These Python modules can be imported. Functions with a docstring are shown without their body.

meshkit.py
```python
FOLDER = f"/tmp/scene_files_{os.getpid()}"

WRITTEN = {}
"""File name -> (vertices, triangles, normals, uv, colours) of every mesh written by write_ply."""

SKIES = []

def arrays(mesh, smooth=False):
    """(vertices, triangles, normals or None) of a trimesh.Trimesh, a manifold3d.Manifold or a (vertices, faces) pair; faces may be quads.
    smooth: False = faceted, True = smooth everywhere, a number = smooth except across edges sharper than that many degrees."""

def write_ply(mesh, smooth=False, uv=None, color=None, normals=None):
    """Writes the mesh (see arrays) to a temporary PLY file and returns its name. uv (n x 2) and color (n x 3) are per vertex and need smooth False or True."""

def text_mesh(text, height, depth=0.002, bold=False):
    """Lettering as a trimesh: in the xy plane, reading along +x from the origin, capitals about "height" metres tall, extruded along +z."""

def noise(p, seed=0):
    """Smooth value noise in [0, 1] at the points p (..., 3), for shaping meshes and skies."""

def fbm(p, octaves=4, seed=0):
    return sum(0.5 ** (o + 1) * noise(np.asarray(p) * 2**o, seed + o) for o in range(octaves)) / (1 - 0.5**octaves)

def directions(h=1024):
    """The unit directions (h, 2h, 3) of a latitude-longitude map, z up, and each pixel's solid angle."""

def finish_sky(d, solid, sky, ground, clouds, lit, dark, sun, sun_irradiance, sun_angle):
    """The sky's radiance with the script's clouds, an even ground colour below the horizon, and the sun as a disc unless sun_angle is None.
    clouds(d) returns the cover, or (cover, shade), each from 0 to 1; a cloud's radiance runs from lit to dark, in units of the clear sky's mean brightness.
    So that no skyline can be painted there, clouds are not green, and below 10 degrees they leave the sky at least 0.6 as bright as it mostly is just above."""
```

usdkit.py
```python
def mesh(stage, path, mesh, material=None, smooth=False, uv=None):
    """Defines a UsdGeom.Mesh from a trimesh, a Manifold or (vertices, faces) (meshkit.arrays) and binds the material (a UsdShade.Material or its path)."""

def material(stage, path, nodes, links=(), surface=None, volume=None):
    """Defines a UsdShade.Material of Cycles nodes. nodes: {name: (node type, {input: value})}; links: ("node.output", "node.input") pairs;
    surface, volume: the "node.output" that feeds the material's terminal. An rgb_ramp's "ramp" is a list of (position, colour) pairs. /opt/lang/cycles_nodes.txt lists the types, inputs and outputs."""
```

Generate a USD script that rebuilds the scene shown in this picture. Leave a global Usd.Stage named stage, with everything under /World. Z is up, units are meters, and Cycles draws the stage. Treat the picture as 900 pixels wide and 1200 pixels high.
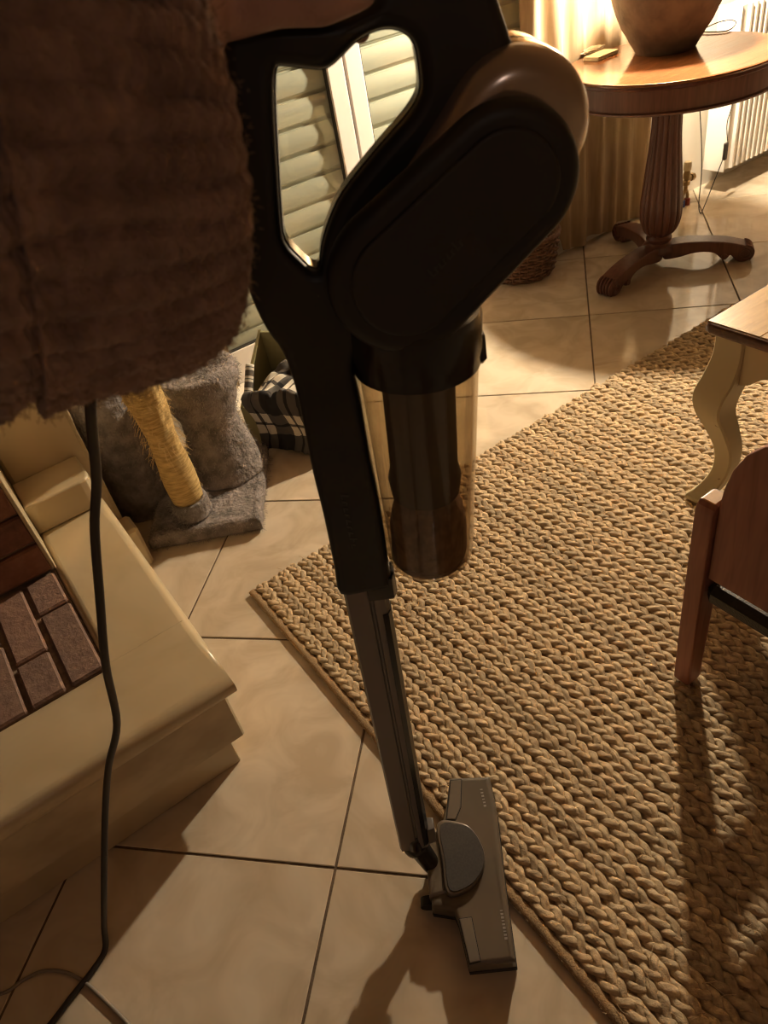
import math, random
import numpy as np, trimesh, usdkit, meshkit
import manifold3d as m3
import mapbox_earcut as earcut
from shapely.geometry import Polygon, box as sbox
from pxr import Usd, UsdGeom, UsdLux, Gf, Sdf, Vt, UsdShade

random.seed(7); rng = np.random.default_rng(7)
stage = Usd.Stage.CreateInMemory()
UsdGeom.SetStageUpAxis(stage, UsdGeom.Tokens.z); UsdGeom.SetStageMetersPerUnit(stage, 1.0)
UsdGeom.Xform.Define(stage, '/World'); UsdGeom.Scope.Define(stage, '/World/Looks')

# ------------------------------------------------------------------ camera
FPX = 869.16
EXPOSURE = 0.0
C = np.array([0.0, 0.0, 1.267484])
M = np.array([[0.80407248, 0.47568753, -0.35663542],
              [-0.57107568, 0.45113108, -0.6858231],
              [-0.16534815, 0.75511729, 0.63439566]])      # columns: camera right, up, back
cam = UsdGeom.Camera.Define(stage, '/World/camera')
cam.AddTransformOp().Set(Gf.Matrix4d(*M[:, 0], 0, *M[:, 1], 0, *M[:, 2], 0, *C, 1))
cam.CreateHorizontalApertureAttr(36.0); cam.CreateVerticalApertureAttr(48.0)
cam.CreateFocalLengthAttr(36.0 * FPX / 900); cam.CreateClippingRangeAttr(Gf.Vec2f(0.02, 100))
cam.CreateFStopAttr(14.0); cam.CreateFocusDistanceAttr(1.35)
cam.CreateExposureAttr(EXPOSURE)

# ------------------------------------------------------------------ light: the lamp on the round table (its bulb), and a weak ceiling lamp behind the photographer
LAMP = np.array([2.405, 1.885, 1.30])
LAMP_COLOR = (1.0, 0.85, 0.62)
bulb_light = UsdLux.SphereLight.Define(stage, '/World/bulb_light')
bulb_light.CreateRadiusAttr(0.035); bulb_light.CreateIntensityAttr(4300.0); bulb_light.CreateColorAttr(Gf.Vec3f(*LAMP_COLOR))
bulb_light.AddTranslateOp().Set(Gf.Vec3d(*LAMP))
room_light = UsdLux.SphereLight.Define(stage, '/World/room_light')
room_light.CreateRadiusAttr(0.06); room_light.CreateIntensityAttr(36.0); room_light.CreateColorAttr(Gf.Vec3f(1.0, 0.80, 0.70))
room_light.AddTranslateOp().Set(Gf.Vec3d(-0.9, -1.9, 2.1))
dome = UsdLux.DomeLight.Define(stage, '/World/night_sky'); dome.CreateIntensityAttr(0.01); dome.CreateColorAttr(Gf.Vec3f(0.4, 0.5, 0.8))

def ray(px, py): return M @ np.array([(px - 450) / FPX, -(py - 600) / FPX, -1.0])
def atz(px, py, z=0.0):
    d = ray(px, py); return C + d * ((z - C[2]) / d[2])
def aty(px, py, y):
    d = ray(px, py); return C + d * ((y - C[1]) / d[1])
def pd(px, py, depth): return C + ray(px, py) * depth

# ------------------------------------------------------------------ scene helpers
ORIGIN = {}
USED = {}
def numbered(parent, name):
    key = (parent, name); n = USED.get(key, 0); USED[key] = n + 1
    return f'{parent}/{name}' if n == 0 else f'{parent}/{name}_{n:03d}'
def keys(prim, label=None, cat=None, group=None, kind=None):
    for k, v in (('label', label), ('category', cat), ('group', group), ('kind', kind)):
        if v: prim.SetCustomDataByKey(k, v)
    return prim
def thing(name, label, cat, loc=(0, 0, 0), group=None, kind=None):
    p = numbered('/World', name); x = UsdGeom.Xform.Define(stage, p)
    x.AddTranslateOp().Set(Gf.Vec3d(*map(float, loc))); ORIGIN[p] = np.array(loc, float)
    keys(x.GetPrim(), label, cat, group, kind)
    return p
def arr(mesh):
    if hasattr(mesh, 'to_mesh'):
        k = mesh.to_mesh(); return np.array(k.vert_properties[:, :3], float), np.array(k.tri_verts)
    if isinstance(mesh, tuple):
        v, f = np.asarray(mesh[0], float), np.asarray(mesh[1], int)
        if f.shape[1] == 4: f = np.vstack([f[:, [0, 1, 2]], f[:, [0, 2, 3]]])
        return v, f
    return np.array(mesh.vertices, float), np.array(mesh.faces)
def obj(name, mesh, mat, parent='/World', smooth=30, label=None, cat=None, group=None, kind=None, uv=None):
    p = numbered(parent, name)
    top = '/'.join(p.split('/')[:3])
    v, f = arr(mesh)
    v = v - ORIGIN.get(top, np.zeros(3))
    m = usdkit.mesh(stage, p, (v, f), mat, smooth=smooth, uv=uv)
    keys(m.GetPrim(), label, cat, group, kind)
    return p
def curves(name, lines, width, mat, parent, kind='stuff'):
    p = numbered(parent, name); top = '/'.join(p.split('/')[:3]); o = ORIGIN.get(top, np.zeros(3))
    c = UsdGeom.BasisCurves.Define(stage, p)
    pts = np.concatenate(lines) - o
    c.CreatePointsAttr(Vt.Vec3fArray.FromNumpy(pts.astype(np.float32)))
    c.CreateCurveVertexCountsAttr(Vt.IntArray([len(l) for l in lines])); c.CreateTypeAttr('linear')
    c.CreateWidthsAttr(Vt.FloatArray([float(width)])); c.SetWidthsInterpolation('constant')
    UsdShade.MaterialBindingAPI.Apply(c.GetPrim()).Bind(mat)
    keys(c.GetPrim(), kind=kind); return p

# ------------------------------------------------------------------ mesh helpers
def cat_mesh(*ms):
    vs, fs, n = [], [], 0
    for m in ms:
        v, f = arr(m); vs.append(v); fs.append(f + n); n += len(v)
    return np.concatenate(vs), np.concatenate(fs)
def bx(x0, x1, y0, y1, z0, z1, r=0.003):
    lo, hi = np.array([x0, y0, z0]), np.array([x1, y1, z1]); r = min(r, 0.45 * min(hi - lo))
    p = []
    for k in range(3):
        a, b = lo + r, hi - r; a[k], b[k] = lo[k], hi[k]
        p += [[(a[0], b[0])[i], (a[1], b[1])[j], (a[2], b[2])[l]] for i in (0, 1) for j in (0, 1) for l in (0, 1)]
    return trimesh.convex.convex_hull(np.array(p))
def obox(c, size, ax=None, r=0.003):
    """box about c with rows of ax as its axes"""
    m = bx(*sum([[-s / 2, s / 2] for s in size], []), r=r); v, f = arr(m)
    if ax is not None: v = v @ np.asarray(ax)
    return v + np.asarray(c), f
def hull_pts(P): return trimesh.convex.convex_hull(np.asarray(P, float))
def spl(pts, n=8, closed=True):
    P = np.asarray(pts, float); out = []; N = len(P)
    for i in range(N if closed else N - 1):
        if closed: a, b, c, d = P[i - 1], P[i], P[(i + 1) % N], P[(i + 2) % N]
        else: a, b, c, d = P[max(i - 1, 0)], P[i], P[i + 1], P[min(i + 2, N - 1)]
        for t in np.arange(n) / n:
            out.append(0.5 * (2 * b + (c - a) * t + (2 * a - 5 * b + 4 * c - d) * t ** 2 + (3 * b - a - 3 * c + d) * t ** 3))
    if not closed: out.append(P[-1])
    return np.array(out)
def area2(r): return np.sum(r[:, 0] * np.roll(r[:, 1], -1) - r[:, 1] * np.roll(r[:, 0], -1))
def puffy(rings, t0, t1, r, n=3, frame=None):
    """solid from outer ring (+ hole rings) in (u,v), extruded from t0 to t1 with rounded edges of radius r; frame maps (u,v,t) rows to world"""
    rr = []
    for k, g in enumerate(rings):
        g = np.asarray(g, float)
        if (area2(g) > 0) != (k == 0): g = g[::-1]
        rr.append(g)
    nrm = []
    for g in rr:
        e = np.roll(g, -1, 0) - np.roll(g, 1, 0); e /= np.linalg.norm(e, axis=1, keepdims=True) + 1e-12
        a = g - np.roll(g, 1, 0); b = np.roll(g, -1, 0) - g
        a /= np.linalg.norm(a, axis=1, keepdims=True) + 1e-12; b /= np.linalg.norm(b, axis=1, keepdims=True) + 1e-12
        cs = np.clip((1 + (a * b).sum(1)) / 2, 0.25, 1) ** 0.5
        nrm.append(np.stack([-e[:, 1], e[:, 0]], 1) / cs[:, None])
    lay = [(r * (1 - math.sin(a)), t0 + r * (1 - math.cos(a))) for a in np.linspace(0, math.pi / 2, n + 1)]
    if r >= 0.0015: lay = [(r + min(0.0015, 0.4 * r), t0)] + lay
    lay += [(i, t0 + t1 - t) for i, t in lay[::-1]]
    V, F, base = [], [], 0; N = sum(map(len, rr))
    for ins, t in lay:
        for g, k in zip(rr, nrm): V.append(np.column_stack([g + k * ins, np.full(len(g), t)]))
    V = np.concatenate(V)
    for L in range(len(lay) - 1):
        o = 0
        for g in rr:
            i = np.arange(len(g)); j = (i + 1) % len(g); A, B = L * N + o, (L + 1) * N + o
            F += [np.column_stack([A + i, A + j, B + j]), np.column_stack([A + i, B + j, B + i])]; o += len(g)
    cap = np.array(earcut.triangulate_float64(V[:N, :2].copy(), np.cumsum([len(g) for g in rr]).astype(np.uint32))).reshape(-1, 3).astype(int)
    a = V[cap][:, :, :2]; s = np.cross(a[:, 1] - a[:, 0], a[:, 2] - a[:, 0]); cap[s < 0] = cap[s < 0][:, ::-1]
    F += [cap[:, ::-1], cap + (len(lay) - 1) * N]
    F = np.concatenate(F)
    W = V if frame is None else frame(V)
    m = trimesh.Trimesh(W, F, process=False)
    if m.volume < 0: F = F[:, ::-1]
    return W, F
def resample_(g, m=6):
    g = np.asarray(g, float); return np.concatenate([np.linspace(g[i], g[(i + 1) % len(g)], m, endpoint=False) for i in range(len(g))])
def pframe(P):
    P = np.asarray(P, float); T = np.gradient(P, axis=0); T /= np.linalg.norm(T, axis=1, keepdims=True) + 1e-12
    a = np.cross(T[0], [0, 0, 1.0]); a = a if np.linalg.norm(a) > 0.1 else np.cross(T[0], [1.0, 0, 0]); A = []
    for t in T:
        a = a - t * (a @ t); a = a / np.linalg.norm(a); A.append(a)
    A = np.array(A); return T, A, np.cross(T, A)
def tube(P, r, sides=10, caps=True):
    P = np.asarray(P, float); T, A, B = pframe(P); r = np.broadcast_to(r, (len(P),)); an = np.arange(sides) * 2 * np.pi / sides
    v = (P[:, None] + r[:, None, None] * (np.cos(an)[None, :, None] * A[:, None] + np.sin(an)[None, :, None] * B[:, None])).reshape(-1, 3)
    return skin(v, len(P), sides, caps)
def skin(v, n, s, caps=True):
    i, j = np.meshgrid(np.arange(n - 1), np.arange(s), indexing='ij'); j2 = (j + 1) % s
    q = np.stack([i * s + j, i * s + j2, (i + 1) * s + j2, (i + 1) * s + j], -1).reshape(-1, 4)
    f = np.vstack([q[:, [0, 1, 2]], q[:, [0, 2, 3]]])
    if caps:
        c0, c1 = v[:s].mean(0), v[-s:].mean(0); k = len(v); v = np.vstack([v, c0, c1]); j = np.arange(s); j2 = (j + 1) % s
        f = np.vstack([f, np.column_stack([np.full(s, k), j2, j]), np.column_stack([np.full(s, k + 1), (n - 1) * s + j, (n - 1) * s + j2])])
    return v, f
def lathe(prof, c=(0, 0, 0), sides=48, mod=None):
    """profile rows (r, z) turned about a vertical axis through c"""
    prof = np.asarray(prof, float); an = np.arange(sides) * 2 * np.pi / sides
    R = prof[:, 0][:, None] * np.ones(sides)
    if mod is not None: R = R * mod(an[None, :], prof[:, 1][:, None])
    v = np.stack([R * np.cos(an), R * np.sin(an), np.broadcast_to(prof[:, 1][:, None], R.shape)], -1).reshape(-1, 3) + np.asarray(c)
    return skin(v, len(prof), sides)
def extrude(poly, h, frame=None):
    v, f = arr(trimesh.creation.extrude_polygon(poly, h, engine='earcut'))
    return (v if frame is None else frame(v)), f
def blob(pairs, refine=0.003, smooth=8):
    """one continuous skin over bones ((point, radius), (point, radius))"""
    body = m3.Manifold()
    for (a, ra), (b, rb) in pairs:
        s = [m3.Manifold.sphere(r, 18).translate(tuple(map(float, p))) for p, r in ((a, ra), (b, rb))]
        body += m3.Manifold.batch_hull(s)
    body = body.refine_to_length(refine); v, f = arr(body)
    t = trimesh.Trimesh(v, f); trimesh.smoothing.filter_taubin(t, 0.5, -0.52, smooth)
    return t

# ------------------------------------------------------------------ materials
def mat(name, base, rough=0.5, nodes=None, links=(), **kw):
    n = {'p': ('principled_bsdf', {'base_color': base, 'roughness': rough, **kw})}; n.update(nodes or {})
    return usdkit.material(stage, f'/World/Looks/{name}', n, list(links), surface='p.BSDF')
def mottled(name, c1, c2, rough=0.5, scale=8, detail=4, bump=0.0, bscale=None, stretch=(1, 1, 1), dist=0.0, lo=0.35, hi=0.65, **kw):
    n = {'tc': ('geometry', {}), 'mp': ('mapping', {'scale': stretch}), 'n': ('noise_texture', {'scale': scale, 'detail': detail, 'distortion': dist}),
         'r': ('rgb_ramp', {'ramp': [(lo, c1), (hi, c2)]})}
    l = [('tc.position', 'mp.vector'), ('mp.vector', 'n.vector'), ('n.fac', 'r.fac'), ('r.color', 'p.base_color')]
    if bump:
        n['n2'] = ('noise_texture', {'scale': bscale or scale * 4, 'detail': 3.0}); n['b'] = ('bump', {'strength': 1.0, 'distance': bump})
        l += [('mp.vector', 'n2.vector'), ('n2.fac', 'b.height'), ('b.normal', 'p.normal')]
    return mat(name, c1, rough, n, l, **kw)

TILE = []
for i in range(3):
    k = (1.0, 0.94, 1.05)[i]
    TILE.append(mottled(f'tile_glaze_{"abc"[i]}', tuple(np.array((0.50, 0.41, 0.30)) * k), tuple(np.array((0.64, 0.55, 0.43)) * k), rough=0.09, scale=7 + i, detail=5, dist=1.2, bump=0.0003, bscale=14))
GROUT = mottled('grout', (0.10, 0.065, 0.04), (0.16, 0.11, 0.07), 0.9, 30)
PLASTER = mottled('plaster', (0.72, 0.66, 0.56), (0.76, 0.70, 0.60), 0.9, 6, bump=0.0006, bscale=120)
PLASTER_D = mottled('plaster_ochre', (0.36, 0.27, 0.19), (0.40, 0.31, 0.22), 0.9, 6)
WHITE = mat('white_enamel', (0.80, 0.75, 0.68), 0.35)
FRAME = mat('white_window_frame', (0.78, 0.72, 0.68), 0.35)
GASKET = mat('gasket', (0.03, 0.025, 0.02), 0.6)
SLAT = mat('shutter_slat', (0.62, 0.60, 0.52), 0.55)
def facing_fresnel(n, l, to):      # Schlick's reflectance, the same from both sides of a thin pane
    n.update({'lw': ('layer_weight', {'blend': 0.5}), 'pw': ('math', {'math_type': 'power', 'value2': 4.0}), 'ma': ('math', {'math_type': 'multiply_add', 'value2': 0.85, 'value3': 0.05})})
    l += [('lw.facing', 'pw.value1'), ('pw.value', 'ma.value1'), ('ma.value', to)]
n, l = {'t': ('transparent_bsdf', {'color': (0.93, 0.95, 0.93)}), 'g': ('glossy_bsdf', {'roughness': 0.0, 'color': (1, 1, 1)}), 'm': ('mix_closure', {})}, [('t.BSDF', 'm.closure1'), ('g.BSDF', 'm.closure2')]
facing_fresnel(n, l, 'm.fac')
usdkit.material(stage, '/World/Looks/window_glass', n, l, surface='m.closure')
GLASS = '/World/Looks/window_glass'
MARBLE = mottled('cream_marble', (0.49, 0.39, 0.24), (0.58, 0.475, 0.31), 0.28, 5, detail=5, dist=0.8)
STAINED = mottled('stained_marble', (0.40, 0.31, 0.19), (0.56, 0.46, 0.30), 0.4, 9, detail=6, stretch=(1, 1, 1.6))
BRICK = [mottled(f'brick_{"abc"[i]}', c1, c2, 0.85, 40, bump=0.002, bscale=120) for i, (c1, c2) in enumerate([((0.19, 0.075, 0.045), (0.28, 0.12, 0.075)), ((0.23, 0.10, 0.06), (0.31, 0.145, 0.09)), ((0.15, 0.065, 0.045), (0.23, 0.10, 0.065))])]
HBRICK = [mottled(f'hearth_brick_{"abc"[i]}', c1, c2, 0.9, 45, bump=0.002, bscale=110) for i, (c1, c2) in enumerate([((0.20, 0.115, 0.085), (0.25, 0.15, 0.11)), ((0.22, 0.12, 0.085), (0.27, 0.155, 0.11)), ((0.175, 0.105, 0.08), (0.225, 0.14, 0.105))])]
MORTAR = mottled('brick_mortar', (0.20, 0.13, 0.085), (0.30, 0.21, 0.14), 0.95, 60)

# vacuum
BLACK = mat('black_plastic', (0.006, 0.0055, 0.006), 0.46)
BLACK_G = mat('gloss_black_plastic', (0.012, 0.010, 0.010), 0.16)
CHAR = mat('charcoal_plastic', (0.012, 0.011, 0.011), 0.5)
SILVER = mat('smoky_silver_shell', (0.42, 0.35, 0.30), 0.18, metallic=0.7)
TUBE = mat('dark_grey_tube', (0.15, 0.132, 0.120), 0.34)
NOZ = mottled('taupe_plastic', (0.115, 0.092, 0.070), (0.135, 0.108, 0.082), 0.33, 12)
NOZ_L = mottled('light_taupe_plastic', (0.145, 0.118, 0.092), (0.165, 0.135, 0.105), 0.33, 12)
NOZ_C = mottled('charcoal_grain', (0.03, 0.026, 0.024), (0.042, 0.036, 0.033), 0.7, 300)
PRINT = mat('pale_print', (0.30, 0.28, 0.27), 0.5)
PRINT_D = mat('faint_print', (0.036, 0.034, 0.034), 0.5)
FILTER = mottled('filter_mesh', (0.020, 0.015, 0.013), (0.035, 0.026, 0.022), 0.6, 200)
DUST = mottled('dust', (0.13, 0.075, 0.055), (0.32, 0.21, 0.155), 0.95, 60, detail=5, bump=0.003, bscale=150)
n, l = {'t': ('transparent_bsdf', {'color': (0.86, 0.80, 0.70)}), 'g': ('glossy_bsdf', {'roughness': 0.08, 'color': (1, 1, 1)}), 'm': ('mix_closure', {}), 'd': ('diffuse_bsdf', {'color': (0.22, 0.16, 0.11)}), 'm2': ('mix_closure', {'fac': 0.07})}, [('t.BSDF', 'm2.closure1'), ('d.BSDF', 'm2.closure2'), ('m2.closure', 'm.closure1'), ('g.BSDF', 'm.closure2')]
facing_fresnel(n, l, 'm.fac')
usdkit.material(stage, '/World/Looks/smoked_cup', n, l, surface='m.closure')
CUP = '/World/Looks/smoked_cup'
RUBBER = mat('black_rubber', (0.012, 0.011, 0.010), 0.55)
CORDM = mat('black_cord', (0.030, 0.022, 0.018), 0.5)
CORDG = mat('grey_cord', (0.24, 0.20, 0.165), 0.5)

# cloth
KNIT = mottled('brown_wool', (0.20, 0.125, 0.098), (0.32, 0.21, 0.168), 0.95, 60, bump=0.0025, bscale=260, sheen_weight=0.15)
FUZZ = mat('wool_fibre', (0.24, 0.16, 0.11), 0.8)
SKIN = mottled('skin', (0.42, 0.25, 0.205), (0.49, 0.30, 0.25), 0.5, 40, bump=0.0008, bscale=300)
NAIL = mat('nail', (0.50, 0.32, 0.26), 0.3)
PLUSH = mottled('grey_plush', (0.15, 0.130, 0.122), (0.31, 0.27, 0.255), 0.95, 24, detail=5, bump=0.008, bscale=90)
PLUSH_F = mat('grey_plush_fibre', (0.32, 0.28, 0.26), 0.8)
SISAL = mottled('sisal', (0.44, 0.29, 0.10), (0.70, 0.50, 0.21), 0.9, 30, detail=5, stretch=(1, 1, 6), bump=0.004, bscale=60)
SISAL_F = mat('sisal_fibre', (0.66, 0.46, 0.20), 0.7)
CURT = mat('curtain_cloth', (0.62, 0.50, 0.34), 0.9)
n = {'tc': ('geometry', {}), 'mp': ('mapping', {'scale': (9, 9, 0.8)}), 'n': ('noise_texture', {'scale': 3.0, 'detail': 4.0}), 'r': ('rgb_ramp', {'ramp': [(0.35, (0.42, 0.31, 0.19)), (0.65, (0.62, 0.49, 0.33))]}),
     'd': ('diffuse_bsdf', {}), 't': ('translucent_bsdf', {}), 'm': ('mix_closure', {'fac': 0.25})}
usdkit.material(stage, '/World/Looks/curtain', n, [('tc.position', 'mp.vector'), ('mp.vector', 'n.vector'), ('n.fac', 'r.fac'), ('r.color', 'd.color'), ('r.color', 't.color'), ('d.BSDF', 'm.closure1'), ('t.BSDF', 'm.closure2')], surface='m.closure')
CURTAIN = '/World/Looks/curtain'
usdkit.material(stage, '/World/Looks/lampshade', {'d': ('diffuse_bsdf', {'color': (0.75, 0.62, 0.42)}), 't': ('translucent_bsdf', {'color': (0.75, 0.6, 0.4)}), 'm': ('mix_closure', {'fac': 0.5})}, [('d.BSDF', 'm.closure1'), ('t.BSDF', 'm.closure2')], surface='m.closure')
# plaid from the cloth's own coordinates
n = {'uv': ('uvmap', {'attribute': 'st'}), 's': ('separate_xyz', {}), 'bk': ('principled_bsdf', {'roughness': 0.95})}
l = [('uv.UV', 's.vector')]
for ax in 'xy':
    n[f'f{ax}'] = ('math', {'math_type': 'fraction'}); n[f'g{ax}'] = ('math', {'math_type': 'greater_than', 'value2': 0.5})
    n[f'h{ax}'] = ('math', {'math_type': 'subtract', 'value2': 0.25}); n[f'a{ax}'] = ('math', {'math_type': 'absolute'}); n[f'k{ax}'] = ('math', {'math_type': 'less_than', 'value2': 0.035})
    n[f'm{ax}'] = ('math', {'math_type': 'maximum'})
    l += [(f's.{ax}', f'f{ax}.value1'), (f'f{ax}.value', f'g{ax}.value1'), (f'f{ax}.value', f'h{ax}.value1'), (f'h{ax}.value', f'a{ax}.value1'), (f'a{ax}.value', f'k{ax}.value1'), (f'g{ax}.value', f'm{ax}.value1'), (f'k{ax}.value', f'm{ax}.value2')]
n['sum'] = ('math', {'math_type': 'add'}); n['half'] = ('math', {'math_type': 'multiply', 'value2': 0.5}); n['r'] = ('rgb_ramp', {'ramp': [(0.0, (0.66, 0.60, 0.50)), (0.5, (0.10, 0.088, 0.078)), (1.0, (0.022, 0.02, 0.02))]})
l += [('mx.value', 'sum.value1'), ('my.value', 'sum.value2'), ('sum.value', 'half.value1'), ('half.value', 'r.fac'), ('r.color', 'bk.base_color')]
usdkit.material(stage, '/World/Looks/plaid', n, l, surface='bk.BSDF'); PLAID = '/World/Looks/plaid'
OLIVE = mat('olive_board', (0.30, 0.275, 0.14), 0.45)
WICKER = mottled('wicker', (0.10, 0.045, 0.025), (0.24, 0.12, 0.07), 0.6, 60)

# woods
def wood(name, c1, c2, rough, axis=(1, 12, 12), scale=6, bump=0.0, **kw):
    n = {'tc': ('geometry', {}), 'mp': ('mapping', {'scale': axis}), 'n': ('noise_texture', {'scale': scale, 'detail': 5.0, 'distortion': 0.6}), 'r': ('rgb_ramp', {'ramp': [(0.3, c1), (0.7, c2)]}), 'b': ('bump', {'strength': 0.4, 'distance': 0.001})}
    return mat(name, c1, rough, n, [('tc.position', 'mp.vector'), ('mp.vector', 'n.vector'), ('n.fac', 'r.fac'), ('r.color', 'p.base_color'), ('n.fac', 'b.height'), ('b.normal', 'p.normal')], **kw)
MAHOG = wood('mahogany', (0.095, 0.034, 0.023), (0.15, 0.060, 0.041), 0.32, (14, 14, 1.5), 5)
MAHOG_T = wood('mahogany_top', (0.17, 0.065, 0.026), (0.25, 0.10, 0.042), 0.10, (2, 12, 12), 4)
CREAMP = mottled('distressed_cream_paint', (0.44, 0.37, 0.22), (0.48, 0.405, 0.25), 0.5, 3, detail=4)
# worn spots where the paint has come off
n = {'tc': ('geometry', {}), 'n': ('noise_texture', {'scale': 26.0, 'detail': 6.0, 'roughness': 0.65}), 'r': ('rgb_ramp', {'ramp': [(0.0, (0.46, 0.39, 0.235)), (0.66, (0.46, 0.39, 0.235)), (0.69, (0.12, 0.06, 0.03)), (1.0, (0.10, 0.05, 0.025))]})}
WORN = mat('worn_cream_paint', (0.46, 0.39, 0.235), 0.5, n, [('tc.position', 'n.vector'), ('n.fac', 'r.fac'), ('r.color', 'p.base_color')])
OAK = wood('oak_top', (0.32, 0.19, 0.075), (0.52, 0.34, 0.15), 0.35, (2.5, 16, 10), 4)
OAKD = wood('dark_oak_edge', (0.07, 0.03, 0.016), (0.12, 0.055, 0.03), 0.3, (3, 12, 12), 5)
PINE = wood('red_pine', (0.19, 0.066, 0.042), (0.30, 0.118, 0.080), 0.42, (12, 14, 1.6), 5)
PINE_L = wood('pine_rim', (0.50, 0.27, 0.10), (0.60, 0.34, 0.14), 0.5, (6, 6, 2), 5)
LEATH = mottled('black_leather', (0.016, 0.014, 0.013), (0.026, 0.022, 0.020), 0.34, 60, bump=0.001, bscale=300)
JUTE = []
for i, k in enumerate((1.0, 0.86, 1.1)):
    nn = {'tc': ('geometry', {}), 'n': ('noise_texture', {'scale': 60.0, 'detail': 4.0}), 'r': ('rgb_ramp', {'ramp': [(0.3, tuple(np.array((0.34, 0.235, 0.130)) * k)), (0.7, tuple(np.array((0.60, 0.455, 0.285)) * k))]}),
          'uv': ('uvmap', {'attribute': 'st'}), 's': ('separate_xyz', {}), 'mu': ('math', {'math_type': 'multiply', 'value2': 18.85}), 'mv': ('math', {'math_type': 'multiply', 'value2': 330.0}), 'ad': ('math', {'math_type': 'add'}), 'si': ('math', {'math_type': 'sine'}),
          'n2': ('noise_texture', {'scale': 420.0, 'detail': 3.0}), 'mm': ('math', {'math_type': 'multiply_add', 'value2': 0.35}), 'b': ('bump', {'strength': 1.0, 'distance': 0.0013})}
    JUTE.append(mat(f'jute_{"abc"[i]}', (0.5, 0.33, 0.17), 0.85, nn, [('tc.position', 'n.vector'), ('n.fac', 'r.fac'), ('r.color', 'p.base_color'), ('uv.UV', 's.vector'), ('s.x', 'mu.value1'), ('s.y', 'mv.value1'), ('mu.value', 'ad.value1'), ('mv.value', 'ad.value2'), ('ad.value', 'si.value1'),
                                                                 ('tc.position', 'n2.vector'), ('si.value', 'mm.value1'), ('n2.fac', 'mm.value3'), ('mm.value', 'b.height'), ('b.normal', 'p.normal')]))
JUTE_B = mottled('jute_binding', (0.27, 0.17, 0.085), (0.42, 0.28, 0.15), 0.95, 300, bump=0.002, bscale=500)
TERRA = mottled('aged_terracotta', (0.105, 0.080, 0.060), (0.20, 0.155, 0.115), 0.75, 12, detail=6, bump=0.002, bscale=60)
PAPER = mat('paper', (0.72, 0.66, 0.48), 0.8)
TISSUE = mottled('clear_wrapper', (0.50, 0.44, 0.33), (0.72, 0.66, 0.52), 0.3, 40)
BRASS = mat('aged_brass', (0.36, 0.25, 0.12), 0.4, metallic=0.8)
IVORY = mat('ivory_plastic', (0.66, 0.55, 0.36), 0.45)
BLUE = mat('blue_cap', (0.02, 0.05, 0.30), 0.5)
REDC = mat('red_cap', (0.35, 0.06, 0.03), 0.5)

# ================================================================== ROOM
X0, X1, Y0, Y1, ZC = -1.6, 4.4, -2.6, 2.18, 2.55
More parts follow.
